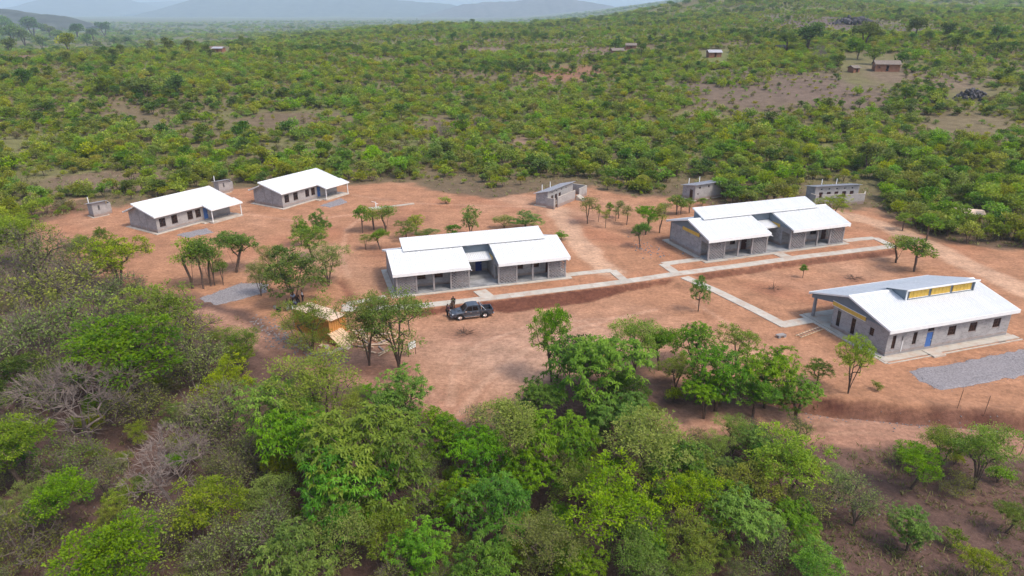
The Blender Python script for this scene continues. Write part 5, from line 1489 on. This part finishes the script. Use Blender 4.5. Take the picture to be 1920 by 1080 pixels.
# --- crowns of the trees in the foreground thicket: centre pixel and crown width
FG = [('B', 235, 655, 225), ('Y', 300, 585, 150), ('S', 335, 630, 140), ('S', 60, 470, 150), ('S', 80, 560, 180), ('S', 30, 640, 150), ('N', 145, 745, 175), ('B', 25, 840, 145), ('S', 90, 705, 130), ('N', 310, 875, 150),
      ('S', 395, 770, 150), ('S', 370, 665, 120), ('B', 110, 940, 135), ('B', 215, 1055, 200), ('S', 30, 1000, 140), ('S', 190, 890, 90), ('S', 290, 985, 150), ('Y', 385, 950, 150), ('S', 440, 885, 110), ('S', 475, 830, 120),
      ('D', 520, 765, 150), ('F', 605, 730, 170), ('Y', 425, 720, 110), ('D', 752, 740, 120), ('D', 560, 825, 160), ('D', 705, 850, 235), ('D', 640, 910, 190), ('D', 840, 815, 95), ('F', 965, 805, 150), ('D', 905, 855, 120),
      ('D', 1060, 835, 150), ('Y', 540, 870, 85), ('F', 500, 925, 100), ('D', 785, 1025, 120), ('D', 935, 945, 150), ('D', 865, 930, 100), ('D', 545, 1050, 165), ('F', 640, 985, 140), ('D', 905, 1060, 130), ('F', 1025, 1015, 140),
      ('Y', 1145, 950, 190), ('F', 1225, 830, 180), ('D', 1165, 775, 120), ('D', 1275, 875, 140), ('Y', 1300, 935, 140), ('D', 1385, 965, 135), ('Y', 1300, 1015, 120), ('Y', 1485, 865, 160), ('D', 1420, 830, 80), ('F', 1380, 805, 75),
      ('Y', 1420, 905, 125), ('S', 1500, 945, 90), ('B', 1530, 1045, 110), ('D', 1490, 970, 90), ('F', 1090, 900, 110), ('D', 990, 885, 110), ('D', 1010, 745, 95),
      ('D', 1110, 690, 190), ('K', 1095, 665, 110), ('F', 1195, 630, 105), ('B', 1240, 645, 80), ('D', 1305, 640, 85), ('Y', 1385, 640, 80), ('D', 1350, 695, 125), ('D', 1445, 690, 125), ('B', 1537, 690, 50), ('D', 1500, 735, 85), ('B', 1420, 725, 95), ('Y', 1270, 690, 70), ('D', 1325, 735, 85), ('K', 1160, 735, 90),
      ('B', 1722, 865, 92), ('F', 1775, 830, 90), ('F', 1850, 840, 130), ('U', 1875, 885, 42), ('B', 1897, 965, 62), ('D', 1712, 985, 88), ('Y', 1838, 1055, 75), ('S', 1612, 935, 105), ('S', 1800, 905, 55), ('U', 1792, 858, 30),
      ('S', 150, 490, 110), ('S', 130, 610, 150), ('S', 210, 560, 110), ('S', 250, 745, 120), ('S', 130, 850, 110), ('K', 30, 700, 90), ('S', 500, 990, 130), ('S', 420, 1030, 130), ('F', 720, 985, 120), ('S', 800, 930, 100), ('F', 1190, 1030, 120), ('S', 1240, 990, 90), ('D', 1080, 1060, 110), ('S', 1440, 1010, 110),
      ('F', 30, 430, 100), ('F', 450, 640, 75), ('Y', 450, 665, 60)]
for k, cx, cy, w in FG: by_crown(k, cx, cy, w)

# --- understory fill of the thicket
def free(x, y, r):
    return all((x - a) ** 2 + (y - b) ** 2 > (r + 0.16 * c) ** 2 for a, b, c in placed)
def off_clear(x, y, margin=1.0):
    if float(poly_sd(np.array(x), np.array(y), CLEARING)) < margin: return False
    for rd, w in ((ROAD, 3.2), (ROAD2, 2.2)):
        if float(polydist(np.array(x), np.array(y), rd)[0]) < w: return False
    return True
n = 0; tries = 0
while n < 185 and tries < 6000:
    tries += 1
    px, py = random.uniform(-60, 1960), random.uniform(560, 1180)
    if px > 1560 and random.random() > 0.10: continue
    if 350 < px < 740 and py < 645 or 480 < px < 640 and py < 690: continue
    q = flat(px, py)
    if not off_clear(q[0], q[1], 0.6) or not free(q[0], q[1], 0.75): continue
    if px < 470: k = random.choices('SNUFBYD', (6, 0.6, 3, 4, 2, 2, 2))[0]
    elif px > 1560: k = random.choices('SU', (3, 4))[0]
    else: k = random.choices('SUDFY', (6, 5, 4, 3, 2))[0]
    s = random.uniform(0.55, 1.05)
    H, Wd = PROTO[k][0][2:]
    s *= {'S': 0.8, 'U': 1.0, 'N': 0.7}.get(k, 0.55)
    put(k, q[0], q[1], H * s, Wd * s); n += 1

# --- first rows of the woodland behind the clearing
def dens(x, y):
    """how thickly the bush grows"""
    d = 0.58 + 0.60 * wob(x, y, 33, 12) + 0.40 * wob(x, y, 12, 13)
    px = 960 + 1300 * x / np.maximum(y * 0.93 + 12, 20)
    d = d + 0.12 - 0.72 * bare(x, y)
    d = d - 0.35 * sm(350, 60, px) * (y < 190)
    d = d + 0.30 * sm(150, 165, y) * sm(230, 200, y) * sm(700, 1000, px)
    return d
KEEP = [(985, 335, 1125, 412), (1250, 335, 1350, 405), (1500, 340, 1655, 412), (150, 372, 225, 425), (395, 340, 450, 380), (1785, 395, 1850, 440), (1580, 100, 1695, 165), (1310, 95, 1365, 122), (390, 88, 432, 108), (1780, 170, 1865, 190)]
def shielded(x, y):
    px, py, _ = to_px(x, y, terrain(x, y))
    m = np.zeros(np.shape(x), bool)
    for a, b, c_, d_ in KEEP: m |= (px > a) & (px < c_) & (py > b) & (py < d_)
    return m
n = 0; tries = 0
band = []
while n < 620 and tries < 18000:
    tries += 1
    px, py = random.uniform(-70, 1990), random.uniform(296, 470)
    q = flat(px, py)
    if py > 425 and not (px > 1700 or px < 60): continue
    if float(poly_sd(np.array(q[0]), np.array(q[1]), CLEARING)) < 1.0: continue
    if float(polydist(np.array(q[0]), np.array(q[1]), ROAD3)[0]) < 4: continue
    if float(dens(q[0], q[1])) < random.uniform(0.0, 0.9): continue
    if not free(q[0], q[1], 0.95) or bool(shielded(np.array(q[0]), np.array(q[1]))): continue
    k = random.choices('fdkUY', (8, 7, 2, 3, 1) if px > 480 else (6, 4, 0.6, 6, 1))[0]
    H, Wd = PROTO[k][0][2:]; s = random.uniform(0.42, 1.0) * (0.9 if px < 480 else 1.0) * (0.7 if k == 'Y' else 1)
    put(k, q[0], q[1], H * s, Wd * s); n += 1

# --- landmark trees far off
FAR = [('g', 1514, 70, 49), ('g', 1475, 80, 34), ('g', 1619, 68, 49), ('g', 1715, 54, 36), ('g', 1775, 58, 28), ('k', 1790, 80, 32), ('g', 1868, 66, 32), ('k', 1646, 65, 20), ('k', 1685, 112, 30), ('d', 1717, 105, 25), ('d', 1636, 105, 32), ('d', 1607, 92, 40), ('N', 1534, 104, 30),
       ('k', 1155, 84, 24), ('g', 10, 50, 40), ('g', 27, 66, 38), ('k', 20, 86, 30), ('g', 65, 54, 40), ('g', -5, 62, 40), ('g', 48, 72, 34), ('k', 80, 80, 26), ('g', 112, 70, 26), ('d', 165, 76, 24), ('g', 176, 66, 22), ('k', 182, 84, 18), ('g', 95, 60, 26), ('g', 146, 60, 28), ('d', 130, 80, 36), ('g', 197, 56, 26), ('k', 215, 77, 18), ('k', 238, 77, 18), ('k', 282, 84, 18), ('k', 318, 84, 28), ('k', 330, 160, 40), ('k', 275, 165, 40), ('k', 200, 160, 34), ('k', 1583, 236, 22), ('N', 832, 245, 26)]
for k, cx, cy, w in FAR:
    q = G(cx, cy + w * 0.5); dep = to_px(*q)[2]; wm = w * dep / F_PX
    H, Wd = PROTO[k][0][2:]
    put(k, q[0], q[1], wm * H / Wd * 1.0, wm)

# labels of the plants in the bush: size, look, neighbour, place
PA = np.array([p_[:2] for p_ in placed])
MED = {k: np.median([l[4] for l in later if l[1] == k]) for k in {l[1] for l in later}}
for t, k, x, y, h, zn in later:
    d2 = (PA[:, 0] - x) ** 2 + (PA[:, 1] - y) ** 2; j = int(np.argsort(d2)[1])
    sz = 'tall' if h > MED[k] * 1.25 else ('small' if h < MED[k] * 0.8 else 'medium')
    t['label'] = sz + ' ' + LOOK[k] + ' beside a ' + LOOK[kinds[j]] + ' ' + zn
    t['group'] = NAMES[k].replace('_', ' ') + (' plants ' if k in 'SUd' else 's ') + zn

# ------------------------------------------------------------------ far woodland (one mass)
stash = bpy.data.collections.new('woodland_plants')
def far_plant(i, tm, cm, name):
    bm = bmesh.new(); bm.from_mesh(tm)
    nt_ = len(bm.faces); bm.from_mesh(cm)
    bm.faces.ensure_lookup_table()
    for f in bm.faces[nt_:]: f.material_index = 1
    me = bpy.data.meshes.new(name); bm.to_mesh(me); bm.free()
    for m_ in (tm.materials[0], cm.materials[0]): me.materials.append(m_)
    o = bpy.data.objects.new('%02d_%s' % (i, name), me); stash.objects.link(o)
def low(seed, H, Wd, clusters, style, size, mat, lobes=6):
    rr = np.random.default_rng(seed)
    nodes, par, cnt, pts, nrm, tint = skeleton(rr, H, Wd, H * 0.18, 2, clusters, lobes)
    return limbs(nodes, par, cnt, 0.016, min_r=0.03).mesh('trunk', M['bark']), crown_mesh('crown', rr, style, pts, nrm, tint, size, M[mat])
far_list = [low(300, 4.2, 4.6, 46, 'far', 1.0, 'leaf_far'), low(301, 3.4, 4.0, 40, 'farfine', 1.1, 'leaf_far'), low(302, 2.4, 3.0, 26, 'farfine', 1.0, 'leaf_far'), low(303, 4.4, 4.8, 48, 'far', 1.05, 'leaf_fard'),
            low(304, 2.2, 2.8, 22, 'farfine', 0.9, 'leaf_farb'), low(305, 5.0, 12.0, 120, 'far', 1.3, 'leaf_far', 14), low(306, 5.0, 12.0, 120, 'far', 1.3, 'leaf_fard', 14), low(307, 3.0, 3.4, 34, 'farfine', 0.95, 'leaf_fary'), low(308, 8.0, 7.0, 80, 'far', 1.2, 'leaf_fard')]
for i, (a, b) in enumerate(far_list): far_plant(i, a, b, 'bush')
pos, idx_, scl, rot = [], [], [], []
def scatter(n, d0, d1, pick, power=1.0, anywhere=False):
    b = RNG.uniform(-0.86, 0.86, n); u = RNG.random(n)
    r_ = np.sqrt(d0 ** 2 + (d1 ** 2 - d0 ** 2) * u ** power)
    x, y = r_ * np.sin(b), r_ * np.cos(b)
    ok = dens(x, y) > (RNG.uniform(-0.7, 0.3, n) if anywhere else RNG.uniform(-0.05, 0.95, n))
    ok &= poly_sd(x, y, CLEARING) > 2.5
    ok &= ~shielded(x, y)
    x, y = x[ok], y[ok]
    z = terrain(x, y)
    k = pick(len(x), x, y)
    return x, y, z, k
def pick_near(n, x, y):
    w = wob(x, y, 40, 21) + RNG.normal(0, 0.45, n)
    k = np.where(w > 0.8, 3, np.where(RNG.random(n) < 0.45, 0, np.where(RNG.random(n) < 0.5, 1, 2)))
    k = np.where((k != 3) & (RNG.random(n) < 0.26), 7, k)
    k = np.where(RNG.random(n) < 0.006, 8, k)
    return np.where((RNG.random(n) < 0.14) | ((wob(x, y, 23, 31) > 0.75) & (RNG.random(n) < 0.5)), 4, k)
def pick_far(n, x, y): return np.where(RNG.random(n) < 0.03, 8, np.where(wob(x, y, 120, 22) + RNG.normal(0, 0.5, n) > 0.5, 6, 5))
def pick_tuft(n, x, y): return np.where(RNG.random(n) < 0.22, 4, np.where(RNG.random(n) < 0.55, 2, 7))
parts_ = [scatter(4200, 130, 215, pick_near), scatter(33000, 200, 480, pick_near), scatter(36000, 450, 950, pick_near), scatter(10000, 800, 2200, pick_far), scatter(8000, 1800, 4500, pick_far), scatter(46000, 140, 900, pick_tuft, 1.0, True)]
sc_ = []
for i, (x, y, z, k) in enumerate(parts_):
    pos.append(np.stack([x, y, z - 0.1], 1)); idx_.append(k)
    s = (RNG.beta(1.6, 2.6, len(x)) * 0.85 + 0.28 if i < 3 else RNG.uniform(0.5, 1.1, len(x))) * (1, 1, 1.05, 1.0, 1.5, 0.5)[i]
    if i == 0:
        s *= 0.95
    sc_.append(np.stack([s, s, s * RNG.uniform(0.8, 1.15, len(x))], 1)); rot.append(np.stack([np.zeros(len(x)), np.zeros(len(x)), RNG.uniform(0, 6.28, len(x))], 1))
pos, idx_, sc_, rot = (np.concatenate(v) for v in (pos, idx_, sc_, rot))
# keep clear of individually placed plants and of the huts
pm = bpy.data.meshes.new('woodland')
pm.vertices.add(len(pos)); pm.vertices.foreach_set('co', pos.astype(np.float32).ravel())
a = pm.attributes.new('pick', 'INT', 'POINT'); a.data.foreach_set('value', idx_.astype(np.int32))
a = pm.attributes.new('size', 'FLOAT_VECTOR', 'POINT'); a.data.foreach_set('vector', sc_.astype(np.float32).ravel())
a = pm.attributes.new('turn', 'FLOAT_VECTOR', 'POINT'); a.data.foreach_set('vector', rot.astype(np.float32).ravel())
ng = bpy.data.node_groups.new('woodland_scatter', 'GeometryNodeTree')
ng.interface.new_socket('Geometry', in_out='INPUT', socket_type='NodeSocketGeometry'); ng.interface.new_socket('Geometry', in_out='OUTPUT', socket_type='NodeSocketGeometry')
gi, go = ng.nodes.new('NodeGroupInput'), ng.nodes.new('NodeGroupOutput')
iop = ng.nodes.new('GeometryNodeInstanceOnPoints'); ci = ng.nodes.new('GeometryNodeCollectionInfo')
ci.inputs['Collection'].default_value = stash; ci.inputs['Separate Children'].default_value = True; ci.inputs['Reset Children'].default_value = True
iop.inputs['Pick Instance'].default_value = True
ng.links.new(gi.outputs[0], iop.inputs['Points']); ng.links.new(ci.outputs[0], iop.inputs['Instance']); ng.links.new(iop.outputs[0], go.inputs[0])
for nm, typ, sock in (('pick', 'INT', 'Instance Index'), ('size', 'FLOAT_VECTOR', 'Scale'), ('turn', 'FLOAT_VECTOR', 'Rotation')):
    na = ng.nodes.new('GeometryNodeInputNamedAttribute'); na.data_type = typ; na.inputs['Name'].default_value = nm
    ng.links.new(na.outputs['Attribute'], iop.inputs[sock])
wd = link('woodland', pm)
md = wd.modifiers.new('scatter', 'NODES'); md.node_group = ng
wd['kind'] = 'stuff'; wd['label'] = 'green miombo bush spreading over the far plain'

# ------------------------------------------------------------------ rock outcrops
def outcrop(label, px, py, wpx, hh, seed):
    q = G(px, py); dep = to_px(*q)[2]; w = wpx * dep / F_PX
    rr = random.Random(seed)
    t = thing('rock_outcrop', label, 'rock', tuple(q), 0.2, 'rock outcrops')
    mes = []
    for k in range(3):
        bm = bmesh.new(); bmesh.ops.create_icosphere(bm, subdivisions=1, radius=1)
        r2 = np.random.default_rng(seed * 10 + k)
        for v in bm.verts: v.co *= 1 + r2.normal(0, 0.2); v.co.z *= 0.8
        me = bpy.data.meshes.new('boulder'); bm.to_mesh(me); bm.free(); me.materials.append(M['rock']); mes.append(me)
    for i in range(80):
        u, v = rr.gauss(0, 0.24), rr.gauss(0, 0.2)
        s = w * rr.uniform(0.025, 0.085)
        zt = hh * max(0, 1 - (u / 0.5) ** 2 - (v / 0.5) ** 2)
        link('boulder', mes[i % 3], t, loc=(u * w, v * w * 0.8, zt * rr.uniform(0.35, 0.85) - s * 0.2), rot=(rr.uniform(0, 6), rr.uniform(0, 6), rr.uniform(0, 6)), scale=(s * rr.uniform(0.8, 1.4), s, s * rr.uniform(0.7, 1.1)))
outcrop('dark rock outcrop in the bush below the bare rise', 1822, 186, 66, 4.0, 4)
outcrop('grey rocky knoll beyond the spreading village trees', 1600, 44, 80, 5.5, 5)

# ------------------------------------------------------------------ grass, litter and rubble
def blades(n, region, seed, hmin, hmax, name, label, mat, keep):
    rr = np.random.default_rng(seed)
    px = rr.uniform(region[0], region[1], n); py = rr.uniform(region[2], region[3], n)
    pts = np.array([flat(a, b) for a, b in zip(px, py)])
    ok = keep(pts[:, 0], pts[:, 1], px, py)
    pts = pts[ok]; m_ = len(pts)
    z = terrain(pts[:, 0], pts[:, 1])
    k = 7
    base = np.repeat(np.stack([pts[:, 0], pts[:, 1], z], 1), k, 0) + np.concatenate([rr.normal(0, 0.13, (m_ * k, 2)), np.zeros((m_ * k, 1))], 1)
    h = rr.uniform(hmin, hmax, m_ * k); a = rr.uniform(0, 6.28, m_ * k)
    d = unit(np.stack([np.cos(a) * 0.75, np.sin(a) * 0.75, np.ones(m_ * k) * rr.uniform(0.4, 1.2, m_ * k)], 1))
    Q = kites(base, d, h, h * 0.22, rr)
    me = bpy.data.meshes.new(name); fill_mesh(me, Q.reshape(-1, 3), np.arange(len(Q) * 4).reshape(-1, 4))
    at = me.attributes.new('tint', 'FLOAT', 'POINT'); at.data.foreach_set('value', np.repeat(np.repeat(rr.random(m_), k), 4).astype(np.float32))
    me.materials.append(M[mat])
    o = link(name, me); o['kind'] = 'stuff'; o['label'] = label
blades(5200, (-50, 1970, 540, 1130), 41, 0.15, 0.5, 'ground_cover', 'dry grass and low weeds under the thicket', 'grass',
       lambda x, y, px, py: (poly_sd(x, y, CLEARING) > 0.2) & (polydist(x, y, ROAD)[0] > 2.6) & (polydist(x, y, ROAD2)[0] > 1.4) & (wob(x, y, 4, 51) > -0.1))
blades(1800, (1480, 1960, 800, 1120), 42, 0.1, 0.35, 'ground_cover', 'sparse green weeds on the slope below the dirt road', 'leaf_S',
       lambda x, y, px, py: (polydist(x, y, ROAD)[0] > 3.0) & (wob(x, y, 3, 52) > 0.1))
blades(4200, (-50, 1970, 300, 470), 43, 0.25, 0.8, 'ground_cover', 'dry tall grass at the woodland edge', 'grass',
       lambda x, y, px, py: (poly_sd(x, y, CLEARING) > 0.5))
def rubble(n, line, width, rmin, rmax, seed, label, mat):
    rr = np.random.default_rng(seed); mb = MB()
    for i in range(n):
        t = rr.uniform(0, len(line) - 1.001); j = int(t); f = t - j
        q = line[j] * (1 - f) + line[j + 1] * f + rr.normal(0, width, 2)
        r_ = rr.uniform(rmin, rmax); z = float(terrain(*q)); a = rr.uniform(0, 6.28)
        ring = [(q[0] + r_ * math.cos(a + k * 1.2566) * rr.uniform(0.7, 1.3), q[1] + r_ * math.sin(a + k * 1.2566) * rr.uniform(0.7, 1.3), z - 0.02) for k in range(5)]
        top = [(q[0] * 0.4 + v[0] * 0.6, q[1] * 0.4 + v[1] * 0.6, z + r_ * rr.uniform(0.4, 0.8)) for v in ring]
        mb.add(ring + top, [(k, (k + 1) % 5, 5 + (k + 1) % 5, 5 + k) for k in range(5)] + [(5, 6, 7, 8, 9)])
    o = mb.build('rubble', M[mat]); o['kind'] = 'stuff'; o['label'] = label
rubble(420, [flat(485, 600), flat(520, 630), flat(570, 655), flat(640, 680)], 0.9, 0.05, 0.17, 61, 'grey rubble strewn in a row below the container', 'stone')
rubble(160, [flat(1500, 770), flat(1700, 783), flat(1900, 797)], 0.7, 0.04, 0.10, 62, 'small pale stones in the roadside ditch', 'stone')
rubble(500, [flat(0, 1040), flat(400, 980), flat(900, 1020), flat(1500, 1000), flat(1900, 980)], 6.0, 0.03, 0.10, 63, 'small stones and litter under the thicket', 'stone')
rubble(60, [flat(1250, 480), flat(1215, 470), flat(1190, 455)], 1.2, 0.08, 0.2, 64, 'broken rubble by the open trench near the far classroom', 'stone')
rubble(200, [flat(830, 800), flat(900, 800), flat(960, 770)], 1.2, 0.03, 0.1, 65, 'grey gravelly stones at the lower edge of the yard', 'stone')
